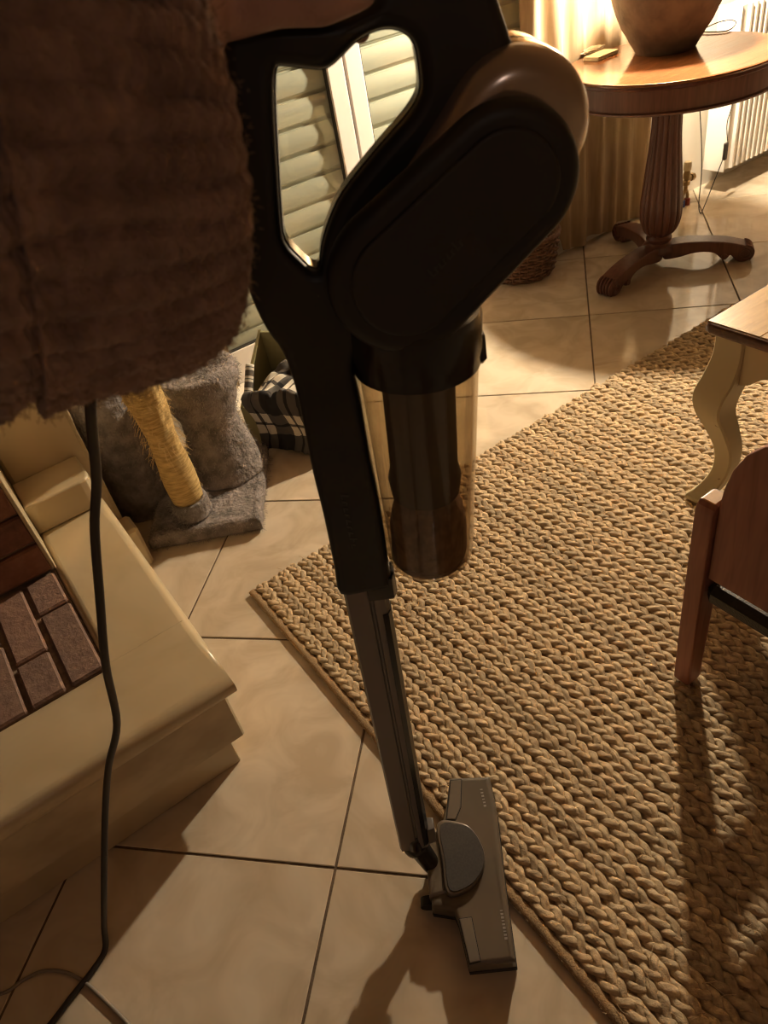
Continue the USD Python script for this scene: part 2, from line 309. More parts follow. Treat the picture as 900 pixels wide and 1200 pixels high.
# floor: square tiles laid at 45 degrees to the walls
fl = thing('floor', None, None, kind='structure')
obj('grout_bed', bx(X0, X1, Y0, Y1, -0.06, -0.0022, 0.0005), GROUT, fl)
c45 = math.sqrt(0.5); room = sbox(X0, Y0, X1, Y1)
gx0, gy0, T = -0.3921, 0.5295, 0.5
def g2w(p): return np.column_stack([c45 * (p[:, 0] + p[:, 1]), c45 * (p[:, 1] - p[:, 0])])
for i in range(-12, 14):
    for j in range(-12, 14):
        q = g2w(np.array([[gx0 + i * T, gy0 + j * T], [gx0 + (i + 1) * T, gy0 + j * T], [gx0 + (i + 1) * T, gy0 + (j + 1) * T], [gx0 + i * T, gy0 + (j + 1) * T]]))
        g = Polygon(q).buffer(-0.0024, join_style=2).intersection(room)
        if g.is_empty or g.area < 0.002: continue
        ring = np.array(g.exterior.coords)[:-1]
        obj('tile', puffy([ring], -0.009, 0.0, 0.0012, 1), TILE[(i * 7 + j * 5) % 3], fl, smooth=False)
WX0, WX1, WZ1 = 0.60, 2.30, 2.15
wall = puffy([np.array([[X0, -0.06], [X1, -0.06], [X1, ZC], [X0, ZC]]), np.array([[WX0, 0.004], [WX1, 0.004], [WX1, WZ1], [WX0, WZ1]])], Y1, Y1 + 0.32, 0.002, 1, lambda V: V[:, [0, 2, 1]])
obj('wall_back', wall, PLASTER, smooth=False, kind='structure')
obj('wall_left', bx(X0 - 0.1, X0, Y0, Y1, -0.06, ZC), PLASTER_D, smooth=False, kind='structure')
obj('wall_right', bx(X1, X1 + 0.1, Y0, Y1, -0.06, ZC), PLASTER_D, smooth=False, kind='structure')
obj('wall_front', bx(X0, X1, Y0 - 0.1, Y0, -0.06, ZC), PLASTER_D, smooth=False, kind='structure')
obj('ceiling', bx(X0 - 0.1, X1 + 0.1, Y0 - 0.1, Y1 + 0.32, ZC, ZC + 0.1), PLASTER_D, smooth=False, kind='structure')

# window with two sashes; rolled-down shutter behind the panes
win = thing('window_1', None, None, (WX0, Y1, 0), kind='structure')
yf = 2.335
def ringbox(x0, x1, z0, z1, w, ya, yb, wb=None):
    wb = wb or w
    return puffy([np.array([[x0, z0], [x1, z0], [x1, z1], [x0, z1]]), np.array([[x0 + w, z0 + wb], [x1 - w, z0 + wb], [x1 - w, z1 - w], [x0 + w, z1 - w]])], ya, yb, min(0.003, 0.2 * w), 1, lambda V: V[:, [0, 2, 1]])
obj('window_frame', ringbox(WX0, WX1, 0.005, WZ1, 0.035, yf + 0.003, yf + 0.026), FRAME, win)
XM = 1.419
for x0, x1 in ((WX0 + 0.03, XM - 0.0035), (XM + 0.0035, WX1 - 0.03)):
    s = obj('sash', ringbox(x0, x1, 0.03, WZ1 - 0.03, 0.064, yf, yf + 0.024, 0.097), FRAME, win)
    obj('gasket', ringbox(x0 + 0.063, x1 - 0.063, 0.126, WZ1 - 0.093, 0.006, yf + 0.005, yf + 0.02), GASKET, s)
    obj('pane', bx(x0 + 0.066, x1 - 0.066, yf + 0.011, yf + 0.015, 0.129, WZ1 - 0.096, 0.0005), GLASS, s, smooth=False)
ys = yf + 0.0365
sh = obj('shutter', cat_mesh(*[bx(a, b, yf + 0.027, yf + 0.055, 0.01, WZ1 - 0.01) for a, b in ((WX0 + 0.002, WX0 + 0.034), (WX1 - 0.034, WX1 - 0.002))]), SLAT, win)
pitch = 0.0805; k = 0
zb = 0.734 - 9 * pitch
prof = np.array([[0.006, 0.0], [0.0045, 0.004], [-0.002, 0.008], [-0.0065, 0.024], [-0.0085, 0.040], [-0.0065, 0.056], [-0.003, 0.0715], [0.0115, 0.0715], [0.0115, 0.0805], [0.013, 0.0805], [0.013, 0.0]])
while zb + pitch < WZ1:
    v, f = extrude(Polygon(prof), WX1 - WX0 - 0.076, lambda V: np.column_stack([WX0 + 0.038 + V[:, 2], ys + V[:, 0], max(zb, 0.012) + V[:, 1]]))
    obj('slat', (v, f), SLAT, sh, smooth=25); zb += pitch

# ================================================================== FIREPLACE
fp = thing('fireplace', 'cream marble raised hearth with red brick firebox and pillar in the corner', 'fireplace', (-0.1, 1.3, 0))
XH, YH, XL = 0.063, 0.955, X0 + 0.01     # plinth corner
obj('plinth', bx(XL, XH, YH, 1.64, 0, 0.096, 0.002), MARBLE, fp)
obj('hearth_block', bx(XL, XH + 0.027, YH - 0.027, 1.64, 0.094, 0.226, 0.004), STAINED, fp, label='cream riser with brown stains under the nosing')
sx, sy, bxr, by0, by1 = XH + 0.047, YH - 0.047, -0.06, 1.105, 1.46
obj('hearth_slab', puffy([resample_([[XL, sy], [sx, sy], [sx, 1.65], [bxr, 1.65], [bxr, by0], [XL, by0]])], 0.224, 0.27, 0.018, 5), MARBLE, fp)
obj('slab_joint', bx(bxr + 0.012, sx - 0.013, by0 - 0.0008, by0 + 0.0008, 0.2690, 0.2703, 0.0002), STAINED, fp, smooth=False)
obj('mortar_bed', bx(XL, bxr - 0.0005, by0 + 0.001, by1 + 0.05, 0.225, 0.259, 0.001), MORTAR, fp)
x = bxr - 0.004; col = 0
while x > XL + 0.1:
    w = 0.063; y = by0 + 0.004 + (0.0, -0.105, -0.02, -0.13)[col % 4]
    while y < by1 - 0.01:
        a, b = max(y, by0 + 0.004), min(y + 0.225, by1 - 0.003)
        if b - a > 0.03:
            dz = 0.001 * rng.normal(); v, f = arr(bx(x - w, x, a, b, 0.245, 0.268 + dz, 0.004)); v[:, :2] += 0.0012 * rng.normal(size=(1, 2))
            obj('brick', (v, f), HBRICK[rng.integers(3)], fp, smooth=False)
        y += 0.234
    x -= w + 0.010; col += 1
# brick wall of the firebox
obj('brick_backing', bx(XL, bxr - 0.004, by1 + 0.012, Y1 - 0.002, 0.262, ZC - 0.005, 0.001), MORTAR, fp)
for r in range(11):
    z = 0.272 + r * 0.079; x = bxr - 0.002 + (0.0 if r % 2 else 0.0); first = 0.245 if r % 2 == 0 else 0.365
    while x > XL + 0.03:
        w = min(first, x - XL); dz = 0.0015 * rng.normal()
        obj('brick', bx(x - w, x, by1 + dz, by1 + 0.05, z, z + 0.071, 0.004), BRICK[rng.integers(3)], fp, smooth=False)
        x -= w + 0.008; first = 0.245
obj('render_strip', bx(bxr - 0.003, bxr + 0.006, by1 - 0.001, Y1 - 0.004, 0.2695, ZC - 0.006, 0.002), MARBLE, fp)
obj('ledge', puffy([resample_([[bxr + 0.007, 1.605], [0.075, 1.605], [0.092, 1.609], [0.101, 1.618], [0.105, 1.635], [0.105, 1.735], [bxr + 0.007, 1.735]], 4)], 0.2705, 0.35, 0.006, 3), MARBLE, fp)
obj('pillar', bx(bxr + 0.007, 0.137, 1.737, Y1 - 0.006, 0.0, ZC - 0.007, 0.010), MARBLE, fp)
obj('pillar_foot', bx(0.068, 0.152, 1.655, 1.735, 0.0, 0.13, 0.008), MARBLE, fp)

# ================================================================== RUG
RX0, RX1, RY0, RY1 = 0.290, 2.20, -0.30, 1.362
rug = thing('rug', 'large chunky braided natural jute rug on the tiled floor', 'rug', (RX0, RY1, 0))
obj('backing', bx(RX0 + 0.004, RX1, RY0, RY1 - 0.012, 0.0005, 0.009, 0.003), JUTE_B, rug)
n_b = 240; yb_ = np.linspace(RY0, RY1 - 0.004, n_b)
v, f = tube(np.column_stack([np.full(n_b, RX0 + 0.010), yb_, np.full(n_b, 0.0070)]), 0.0065, 14)
v[:, 0] += 0.55 * (v[:, 0] - RX0 - 0.010); v += 0.003 * (meshkit.noise(v * 120)[:, None] - 0.5) * [1, 0, 1]; v[:, 2] = np.maximum(v[:, 2], 0.0005)
obj('binding', (v, f), JUTE_B, rug, smooth=True)
bw, per, ns, npp = 0.0305, 0.078, 7, 14                              # braid width, period, sides and samples per period of one strand
nrow = int((RX1 - RX0 - 0.012) / bw); strays = []
for r in range(nrow):
    xc = RX0 + 0.019 + bw * (r + 0.5); off = rng.random(); ny = int((RY1 - RY0 - 0.010) / per * npp); vs, fs, us = [], [], []
    t = np.linspace(RY0 + 0.002, RY1 - 0.006 + 0.006 * rng.normal() * 0.4, ny); sgn = 1 if r % 2 else -1
    for k in range(3):
        ph = 2 * np.pi * (t / per + k / 3 + off) + 1.1 * (meshkit.noise(np.column_stack([t * 30, t * 0 + r, t * 0 + k])) - 0.5)
        wob = meshkit.noise(np.column_stack([t * 55, t * 0 + r * 3.1, t * 0 + k * 2.3])) - 0.5
        P = np.column_stack([xc + 0.0098 * np.sin(ph) * sgn + 0.004 * wob, t, 0.0112 + 0.0030 * np.sin(2 * ph) + 0.0016 * wob])
        T, A, B = pframe(P); an = np.pi * 1.5 + np.arange(ns) * 2 * np.pi / ns
        A = np.cross(np.tile([0, 0, 1.0], (len(P), 1)), T); A /= np.linalg.norm(A, axis=1, keepdims=True); B = np.cross(T, A)
        ra_ = 0.0074 * (1 + 0.35 * wob); rb_ = 0.0056 * (1 + 0.3 * wob)
        v = P[:, None] + ra_[:, None, None] * np.cos(an)[None, :, None] * A[:, None] + rb_[:, None, None] * np.sin(an)[None, :, None] * B[:, None]
        v[:, :, 2] = np.maximum(v[:, :, 2], 0.0008)
        v, f = skin(v.reshape(-1, 3), len(P), ns); n0 = sum(map(len, vs)); vs.append(v); fs.append(f + n0)
        us.append(np.vstack([np.stack([np.broadcast_to(np.arange(ns) / ns, (len(P), ns)), np.broadcast_to((t + k * 0.31)[:, None], (len(P), ns))], -1).reshape(-1, 2), [[0, t[0]], [0, t[-1]]]]))
    obj('braid', (np.concatenate(vs), np.concatenate(fs)), JUTE[r % 3 if rng.random() < 0.7 else 0], rug, smooth=True, uv=np.concatenate(us))
    for _ in range(14):
        p = np.array([xc + 0.012 * rng.normal(), RY0 + rng.random() * (RY1 - RY0), 0.018]); a = rng.random() * 6.28; d = np.array([math.cos(a), math.sin(a), 0]); le = 0.012 + 0.02 * rng.random()
        strays.append(np.array([p, p + d * le * 0.5 + [0, 0, 0.005 * rng.random()], p + d * le + [0.003 * rng.normal(), 0.003 * rng.normal(), 0.004 * rng.random()]]))
for _ in range(260):                                              # frayed edge
    y = RY0 + rng.random() * (RY1 - RY0); p = np.array([RX0 + 0.003, y, 0.008]); d = np.array([-0.007 * rng.random(), 0.006 * rng.normal(), 0.004 * rng.normal()])
    strays.append(np.array([p, p + d * 0.6, p + d]))
curves('loose_fibre', strays, 0.0009, JUTE[2], rug)

# ================================================================== ROUND TABLE
TC = np.array([2.326, 1.795, 0.0]); TZ = 0.70; TR = 0.341
tb = thing('round_table', 'round mahogany pedestal table with reeded column and scrolled tripod feet', 'table', TC)
obj('tabletop', lathe([(0.001, TZ - 0.012), (TR - 0.010, TZ - 0.012), (TR - 0.002, TZ - 0.010), (TR, TZ - 0.006), (TR - 0.002, TZ - 0.002), (TR - 0.008, TZ), (0.001, TZ)], TC, 128), MAHOG_T, tb, smooth=40)
obj('apron', lathe([(0.001, TZ - 0.094), (TR - 0.010, TZ - 0.094), (TR - 0.004, TZ - 0.091), (TR - 0.003, TZ - 0.086), (TR - 0.011, TZ - 0.082), (TR - 0.011, TZ - 0.024), (TR - 0.006, TZ - 0.020), (TR - 0.008, TZ - 0.0125), (0.001, TZ - 0.0125)], TC, 128), MAHOG, tb, smooth=40)
cp = spl([(0.050, 0.604), (0.050, 0.58), (0.050, 0.52), (0.053, 0.45), (0.062, 0.36), (0.071, 0.27), (0.075, 0.215), (0.072, 0.17), (0.060, 0.135), (0.042, 0.118)], 6, False)
def reeds(an, z):
    a = np.abs(np.sin(an * 8)); return 1 - 0.15 * (1 - a ** 0.5)
obj('column', lathe(cp[::-1], TC, 216, reeds), MAHOG, tb, smooth=60)
obj('column_collar', lathe([(0.001, 0.050), (0.052, 0.050), (0.060, 0.054), (0.062, 0.066), (0.056, 0.080), (0.046, 0.084), (0.041, 0.090), (0.046, 0.098), (0.047, 0.106), (0.042, 0.114), (0.036, 0.120), (0.001, 0.120)], TC, 48), MAHOG, tb, smooth=35)
for deg in (185, -49, 66):
    a = math.radians(deg); d = np.array([math.cos(a), math.sin(a), 0]); s = np.array([-d[1], d[0], 0])
    fr = lambda V, d=d, s=s: TC + V[:, :1] * d + V[:, 2:] * s + V[:, 1:2] * np.array([0, 0, 1.0])
    side = spl([(0.02, 0.070), (0.02, 0.030), (0.07, 0.032), (0.13, 0.046), (0.19, 0.042), (0.222, 0.018), (0.236, 0.012), (0.247, 0.022), (0.252, 0.028), (0.262, 0.020), (0.275, 0.006), (0.292, 0.0), (0.312, 0.003), (0.327, 0.016), (0.330, 0.033), (0.322, 0.050), (0.306, 0.060), (0.286, 0.066), (0.24, 0.078), (0.18, 0.086), (0.10, 0.090), (0.05, 0.085)], 4)
    lg = obj('leg', puffy([side], -0.034, 0.034, 0.005, 2, fr), MAHOG, tb)
    for sg in (-1, 1):     # volute spirals carved at both sides of the scroll, and the small inner scroll
        th = np.linspace(0, 4.6 * math.pi, 60); rr_ = 0.004 + 0.0185 * th / th[-1]
        q = np.column_stack([0.303 + rr_ * np.cos(th), 0.031 + rr_ * np.sin(th), np.full(60, sg * 0.0345)])
        obj('volute', tube(fr(q), 0.0028, 6), MAHOG, lg)
        q = np.array([[0.232, 0.026, sg * 0.03], [0.232, 0.026, sg * 0.038]])
        obj('small_scroll', tube(fr(q), 0.011, 14), MAHOG, lg)
    for k in range(5):     # reeded toe
        th = np.linspace(-0.9, 1.5, 14); w = -0.026 + 0.013 * k
        q = np.column_stack([0.300 + 0.0305 * np.cos(th), 0.031 + 0.0305 * np.sin(th), np.full(14, w)]); q[:, 1] = np.maximum(q[:, 1], 0.006)
        obj('toe_reed', tube(fr(q), 0.0052, 8), MAHOG, lg)
# lamp with a big terracotta pot base
LC = np.array([2.405, 1.885, TZ])
lamp = thing('table_lamp', 'table lamp with a large aged terracotta pot base on the round table', 'lamp', LC)
vp_ = spl([(0.094, 0.0), (0.099, 0.006), (0.114, 0.03), (0.142, 0.075), (0.166, 0.125), (0.182, 0.18), (0.180, 0.23), (0.158, 0.285), (0.110, 0.325), (0.07, 0.345), (0.055, 0.36), (0.058, 0.375)], 5, False)
v, f = lathe(np.vstack([[(0.001, 0.0)], vp_, [(0.001, 0.375)]]), LC, 96); v = v + (v - LC) * np.array([1, 1, 0]) * 0.03 * (meshkit.noise(v * 40)[:, None] - 0.5)
obj('pot_base', (v, f), TERRA, lamp, smooth=50)
obj('stem', tube([LC + [0, 0, 0.37], LC + [0, 0, 0.545]], 0.010, 12), BRASS, lamp)
shade_v = np.concatenate([np.stack([LC[0] + r_ * np.cos(np.arange(64) * np.pi / 32), LC[1] + r_ * np.sin(np.arange(64) * np.pi / 32), np.full(64, LC[2] + z_)], 1) for r_, z_ in ((0.205, 0.575), (0.140, 0.86), (0.138, 0.86), (0.203, 0.575), (0.205, 0.575))])
obj('lampshade', skin(shade_v, 5, 64, False), '/World/Looks/lampshade', lamp, smooth=30)
# the lamp's cable: over the table edge, through an inline switch, down to the floor and back up to the socket
cab = thing('lamp_cable', 'thin black lamp cable with inline switch hanging beside the radiator', 'cable', (2.85, 1.97, 0))
q = [LC + [0.097, 0.0, 0.004], atz(838, 34, TZ + 0.003), atz(862, 27, TZ + 0.004), atz(856, 33, TZ + 0.003), atz(848, 45, TZ + 0.003)]
up = spl(np.array([LC + [0.10, 0.02, 0.004], atz(842, 26, TZ + 0.004), atz(862, 25, TZ + 0.004), atz(852, 36, TZ + 0.004), [TC[0] + 0.30, TC[1] + 0.15, TZ + 0.004], [TC[0] + 0.338, TC[1] + 0.172, TZ - 0.004], [TC[0] + 0.352, TC[1] + 0.18, TZ - 0.05], aty(858, 105, 1.985), aty(852, 145, 1.985), aty(853, 168, 1.985)]), 6, False)
obj('cable_upper', tube(up, 0.0022, 6), CORDM, cab)
sw = np.array([aty(853, 167, 1.985), aty(847, 188, 1.985)])
obj('inline_switch', obox(sw.mean(0), (0.018, 0.014, np.linalg.norm(sw[1] - sw[0])), None, 0.003), CORDM, cab)
lo = spl(np.array([aty(847, 187, 1.985), aty(836, 215, 1.985), aty(826, 240, 1.98), [*atz(821, 250, 0.004)[:2], 0.004], aty(819, 238, 1.995), aty(822, 205, 2.03), aty(822, 165, 2.06), aty(820, 118, 2.08), aty(822, 60, 2.10)]), 6, False)
obj('cable_lower', tube(lo, 0.0022, 6), CORDM, cab)
nt = atz(704, 67, TZ)
ax = np.array([[math.cos(0.1), math.sin(0.1), 0], [-math.sin(0.1), math.cos(0.1), 0], [0, 0, 1]])
pad = thing('notepad', 'small pale notepad lying on the round table before the lamp', 'notepad', (nt[0], nt[1], TZ))
for k in range(3): obj('page', obox((nt[0] + 0.001 * k, nt[1], TZ + 0.0023 + 0.004 * k), (0.115, 0.062, 0.0034), ax, 0.001), PAPER, pad)
pc = atz(690, 58, TZ + 0.008)
g = trimesh.creation.icosphere(3); v = np.array(g.vertices); v = v * (0.9 + 0.5 * (meshkit.noise(v * 3.1) - 0.5)[:, None]) * [0.062, 0.022, 0.011]; v[:, 2] = np.maximum(v[:, 2], -0.008); v = v @ ax + [pc[0], pc[1] - 0.02, TZ + 0.0085]
obj('wrapped_packet', (v, np.array(g.faces)), TISSUE, smooth=False, label='crumpled clear-wrapped packet at the curtain side of the round table', cat='packet')

# ================================================================== CURTAINS, RADIATOR, VALVE
def curtain(name, label, x0, x1, z0, z1, amp, per, seed, yc, lean=0.0):
    nx, nz = 160, 40; xs = np.linspace(0, 1, nx); zs = np.linspace(z0, z1, nz)
    Xg, Zg = np.meshgrid(xs, zs); xl = np.interp(Zg, [0, 0.8], [x0 + lean, x0]); Xg = xl + (x1 - xl) * Xg
    ph = Xg / per * 2 * np.pi + 1.6 * (meshkit.noise(np.stack([Xg * 5, Zg * 0.7, Zg * 0 + seed], -1)) - 0.5) * 4
    Yg = yc + amp * np.sin(ph) * (0.75 + 0.25 * np.sin(Zg * 2 + Xg * 9)) + 0.006 * (meshkit.noise(np.stack([Xg * 30, Zg * 4, Zg * 0], -1)) - 0.5)
    Zg = Zg + 0.01 * (1 - (Zg - z0) / (z1 - z0)) * np.sin(ph * 0.5)
    front = np.stack([Xg, Yg, Zg], -1).reshape(-1, 3); back = front + [0, 0.0016, 0]
    i, j = np.meshgrid(np.arange(nz - 1), np.arange(nx - 1), indexing='ij'); a = (i * nx + j).ravel(); q = np.column_stack([a, a + 1, a + nx + 1, a + nx])
    N = len(front); F = [q, q[:, ::-1] + N]
    b = np.concatenate([np.arange(nx), np.arange(1, nz) * nx + nx - 1, (nz - 1) * nx + np.arange(nx - 2, -1, -1), np.arange(nz - 2, 0, -1) * nx]); b2 = np.roll(b, -1)
    F.append(np.column_stack([b2, b, b + N, b2 + N]))
    return obj(name, (np.vstack([front, back]), np.vstack(F)), CURTAIN, smooth=True, label=label, cat='curtain')
curtain('curtain', 'beige curtain hanging in folds behind the round table', 2.02, 2.70, 0.018, 2.3, 0.016, 0.105, 3, 2.155, 0.17)
curtain('curtain', 'golden edge of curtain beside the shutters, behind the cat tree', 0.602, 0.738, 0.02, 2.13, 0.014, 0.06, 8, 2.275)
rx, ry0, ry1 = 3.018, 2.018, 2.125
rad = thing('radiator', 'white ribbed panel radiator on the wall behind the round table', 'radiator', (rx, ry1, 0.1))
ribs = []; xx = rx + 0.045
while xx < rx + 1.2:
    ribs += [(xx, 0.0), (xx + 0.006, -0.011), (xx + 0.018, -0.011), (xx + 0.024, 0.0)]; xx += 0.034
pr = [(rx + 0.002, 0.0)] + ribs + [(rx + 1.23, 0.0), (rx + 1.23, 0.012), (rx + 0.002, 0.012)]
v, f = extrude(Polygon(pr), 0.60, lambda V: np.column_stack([V[:, 0], ry0 + 0.011 + V[:, 1], 0.105 + V[:, 2]]))
obj('front_panel', (v, f), WHITE, rad)
obj('side_panel', bx(rx, rx + 0.004, ry0 + 0.004, ry1, 0.10, 0.71, 0.001), WHITE, rad)
obj('rear_panel', bx(rx + 0.005, rx + 1.23, ry1 - 0.016, ry1 - 0.002, 0.105, 0.705, 0.003), WHITE, rad)
obj('top_grille', bx(rx + 0.004, rx + 1.23, ry0 + 0.02, ry1 - 0.018, 0.70, 0.706, 0.001), WHITE, rad)
obj('wall_bracket', bx(rx + 0.2, rx + 0.25, ry1 - 0.002, Y1 - 0.001, 0.2, 0.65, 0.002), WHITE, rad)
vc = aty(806, 212, 2.085)
val = thing('radiator_valve', 'small brass radiator valve with ivory head near the floor', 'valve', (vc[0], vc[1], 0))
vx, vy = vc[0] - 0.01, vc[1]
obj('valve_head', lathe([(0.001, 0.150), (0.016, 0.150), (0.017, 0.155), (0.0165, 0.178), (0.014, 0.184), (0.001, 0.184)], (vx, vy, 0), 18), IVORY, val)
obj('valve_body', cat_mesh(lathe([(0.001, 0.06), (0.008, 0.06), (0.009, 0.085), (0.016, 0.09), (0.017, 0.105), (0.010, 0.11), (0.015, 0.12), (0.015, 0.135), (0.011, 0.15), (0.001, 0.15)], (vx, vy, 0), 16),
    tube([(vx, vy, 0.112), (vx + 0.05, vy, 0.112)], 0.011, 12), tube([(vx + 0.028, vy, 0.112), (vx + 0.045, vy, 0.112)], 0.016, 6)), BRASS, val)
for dx, m_ in ((-0.016, BLUE), (0.016, REDC)):
    obj('pipe', tube([(vx + dx, vy, 0.001), (vx + dx, vy, 0.045), (vx + dx * 0.3, vy, 0.066)], 0.0075, 10), BRASS, val)
    obj('pipe_collar', lathe([(0.0076, 0.001), (0.013, 0.001), (0.013, 0.028), (0.0076, 0.030)], (vx + dx, vy, 0), 14), m_, val, label='blue pipe collar' if dx < 0 else 'red pipe collar')

# ================================================================== BASKET
bc = np.array([1.985, 2.185, 0.0])
bk = thing('basket', 'round brown wicker basket on the floor below the curtain', 'basket', bc)
wv = []
for k in range(11):
    z = 0.008 + k * 0.0135; R = 0.118 + 0.030 * math.sqrt(k / 11); th = np.linspace(0, 2 * np.pi, 145)
    rr_ = R + 0.0045 * np.sin(th * 14 + math.pi * (k % 2)); wv.append(tube(np.column_stack([bc[0] + rr_ * np.cos(th), bc[1] + rr_ * np.sin(th), z + 0.001 * np.sin(th * 5 + k)]), 0.0056, 6, False))
obj('weave', cat_mesh(*wv), WICKER, bk, smooth=True, kind='stuff')
for k in range(28):
    a = (k + 0.5) * 2 * np.pi / 28; obj('stake', tube([(bc[0] + (0.118 + 0.030 * math.sqrt(t)) * math.cos(a), bc[1] + (0.118 + 0.030 * math.sqrt(t)) * math.sin(a), 0.004 + 0.15 * t) for t in (0, 0.1, 0.3, 0.6, 1)], 0.0038, 6), WICKER, bk)
obj('base', lathe([(0.001, 0.001), (0.116, 0.001), (0.116, 0.008), (0.001, 0.008)], bc, 32), WICKER, bk)
th = np.linspace(0, 2 * np.pi, 97); obj('rim', tube(np.column_stack([bc[0] + 0.149 * np.cos(th), bc[1] + 0.149 * np.sin(th), np.full(97, 0.160)]), 0.010, 8, False), WICKER, bk, smooth=True)

# ================================================================== COFFEE TABLE
kx, ky, kz = 1.250, 0.846, 0.492
ct = thing('coffee_table', 'cream painted coffee table with oak top and worn cabriole legs on the rug', 'table', (kx + 0.45, ky - 0.3, 0.0225))
LX, LY = 0.95, 0.60
obj('tabletop_edge', puffy([spl([[kx + 0.02, ky], [kx + 0.006, ky - 0.006], [kx, ky - 0.02], [kx, ky - LY + 0.02], [kx + 0.02, ky - LY], [kx + LX - 0.02, ky - LY], [kx + LX, ky - LY + 0.02], [kx + LX, ky - 0.02], [kx + LX - 0.02, ky]], 1)], kz - 0.026, kz - 0.001, 0.009, 3), OAKD, ct)
for k in range(5):
    w = (LY - 0.016) / 5; obj('plank', bx(kx + 0.008, kx + LX - 0.008, ky - 0.008 - (k + 1) * w + 0.0004, ky - 0.008 - k * w, kz - 0.012, kz + 0.0005, 0.0012), OAK, ct)
za = kz - 0.0265; sq = 0.062; ins = 0.022
for sx_ in (0, 1):
    for sy_ in (0, 1):
        x = kx + ins + sq / 2 if sx_ == 0 else kx + LX - ins - sq / 2; y = ky - ins - sq / 2 if sy_ == 0 else ky - LY + ins + sq / 2
        d = np.array([-1 if sx_ == 0 else 1, 1 if sy_ == 0 else -1, 0]) * c45
        # (height, outward shift, section)
        st = spl([(za, 0.0, 0.066), (za - 0.05, 0.0, 0.068), (za - 0.10, 0.010, 0.074), (za - 0.145, 0.026, 0.074), (za - 0.19, 0.026, 0.064), (za - 0.24, 0.006, 0.054), (za - 0.30, -0.014, 0.046), (za - 0.36, -0.012, 0.042), (za - 0.41, 0.012, 0.046), (0.034, 0.030, 0.052), (0.0225, 0.034, 0.048)], 5, False)
        V = []
        for h, o, s in st:
            c = np.array([x, y, h]) + d * o; b = 0.004; e = s / 2
            V += [c + [a_, b_, 0] for a_, b_ in ((-e + b, -e), (e - b, -e), (e, -e + b), (e, e - b), (e - b, e), (-e + b, e), (-e, e - b), (-e, -e + b))]
        obj('leg', skin(np.array(V), len(st), 8), WORN, ct, smooth=40)
def apron(L):        # board with a shaped lower edge, in (along, z)
    return spl([(0, za), (L, za)], 1)[:2], np.array([(0, za - 0.001), (L, za - 0.001), (L, za - 0.105), (L - 0.02, za - 0.10), (L - 0.05, za - 0.075), (L - 0.09, za - 0.062), (L / 2, za - 0.058), (0.09, za - 0.062), (0.05, za - 0.075), (0.02, za - 0.10), (0, za - 0.105)])
for yy in (ky - ins - 0.024, ky - LY + ins + 0.004):
    obj('apron', puffy([apron(LX - 2 * ins - 2 * sq)[1]], 0, 0.02, 0.002, 1, lambda V: np.column_stack([kx + ins + sq + V[:, 0], yy + V[:, 2], V[:, 1]])), CREAMP, ct)
for xx in (kx + ins + 0.004, kx + LX - ins - 0.024):
    obj('apron', puffy([apron(LY - 2 * ins - 2 * sq)[1]], 0, 0.02, 0.002, 1, lambda V: np.column_stack([xx + V[:, 2], ky - ins - sq - V[:, 0], V[:, 1]])), CREAMP, ct)

# ================================================================== CHILD'S CHAIR
hx, hy = 0.810, 0.506; HW = 0.315      # rear leg next to the table's leg, its -X face; seat width along -Y
RZ = 0.0225
ch = thing('childs_chair', 'small reddish pine chair with arched back and black seat at the coffee table', 'chair', (hx + 0.15, hy - HW / 2, RZ))
def leg_post(x0, x1, y0, y1, z1, round_top=True):
    w = x1 - x0
    pts = [(x0 + 0.003, RZ), (x1 - 0.004, RZ), (x1, 0.22), (x1, z1 - 0.002), (x0 + 0.012, z1), (x0 + 0.004, z1 - 0.006), (x0, z1 - 0.018), (x0, 0.2)]
    return puffy([np.array(pts)], y0, y1, 0.005, 2, lambda V: V[:, [0, 2, 1]])
for yc in (hy, hy - HW): obj('leg', leg_post(hx, hx + 0.046, yc - 0.016, yc + 0.018, 0.468), PINE, ch); obj('leg_cap', bx(hx + 0.011, hx + 0.042, yc - 0.0105, yc + 0.0125, 0.466, 0.4695, 0.001), PINE_L, ch, label='pale bare-wood leg top')
for yc in (hy, hy - HW): obj('leg', leg_post(hx + 0.27, hx + 0.304, yc - 0.016, yc + 0.018, 0.262), PINE, ch)
ya, yb2 = hy - 0.017, hy - HW + 0.019
arch = [(ya, 0.312), (ya, 0.47), (ya - 0.003, 0.505), (ya - 0.012, 0.545), (ya - 0.028, 0.58), (ya - 0.052, 0.607), (ya - 0.085, 0.627), ((ya + yb2) / 2, 0.638)]
arch = arch + [(ya + yb2 - y_, z_) for y_, z_ in arch[-2::-1]]
obj('back_panel', puffy([np.array(arch)], hx + 0.010, hx + 0.028, 0.003, 2, lambda V: V[:, [2, 0, 1]]), PINE, ch)
obj('seat', bx(hx + 0.004, hx + 0.325, hy - HW + 0.020, hy - 0.018, 0.258, 0.300, 0.012), LEATH, ch, label='black leather-look seat')
for yc in (hy + 0.001, hy - HW + 0.001): obj('side_rail', bx(hx + 0.046, hx + 0.270, yc - 0.009, yc + 0.009, 0.21, 0.26, 0.003), PINE, ch)

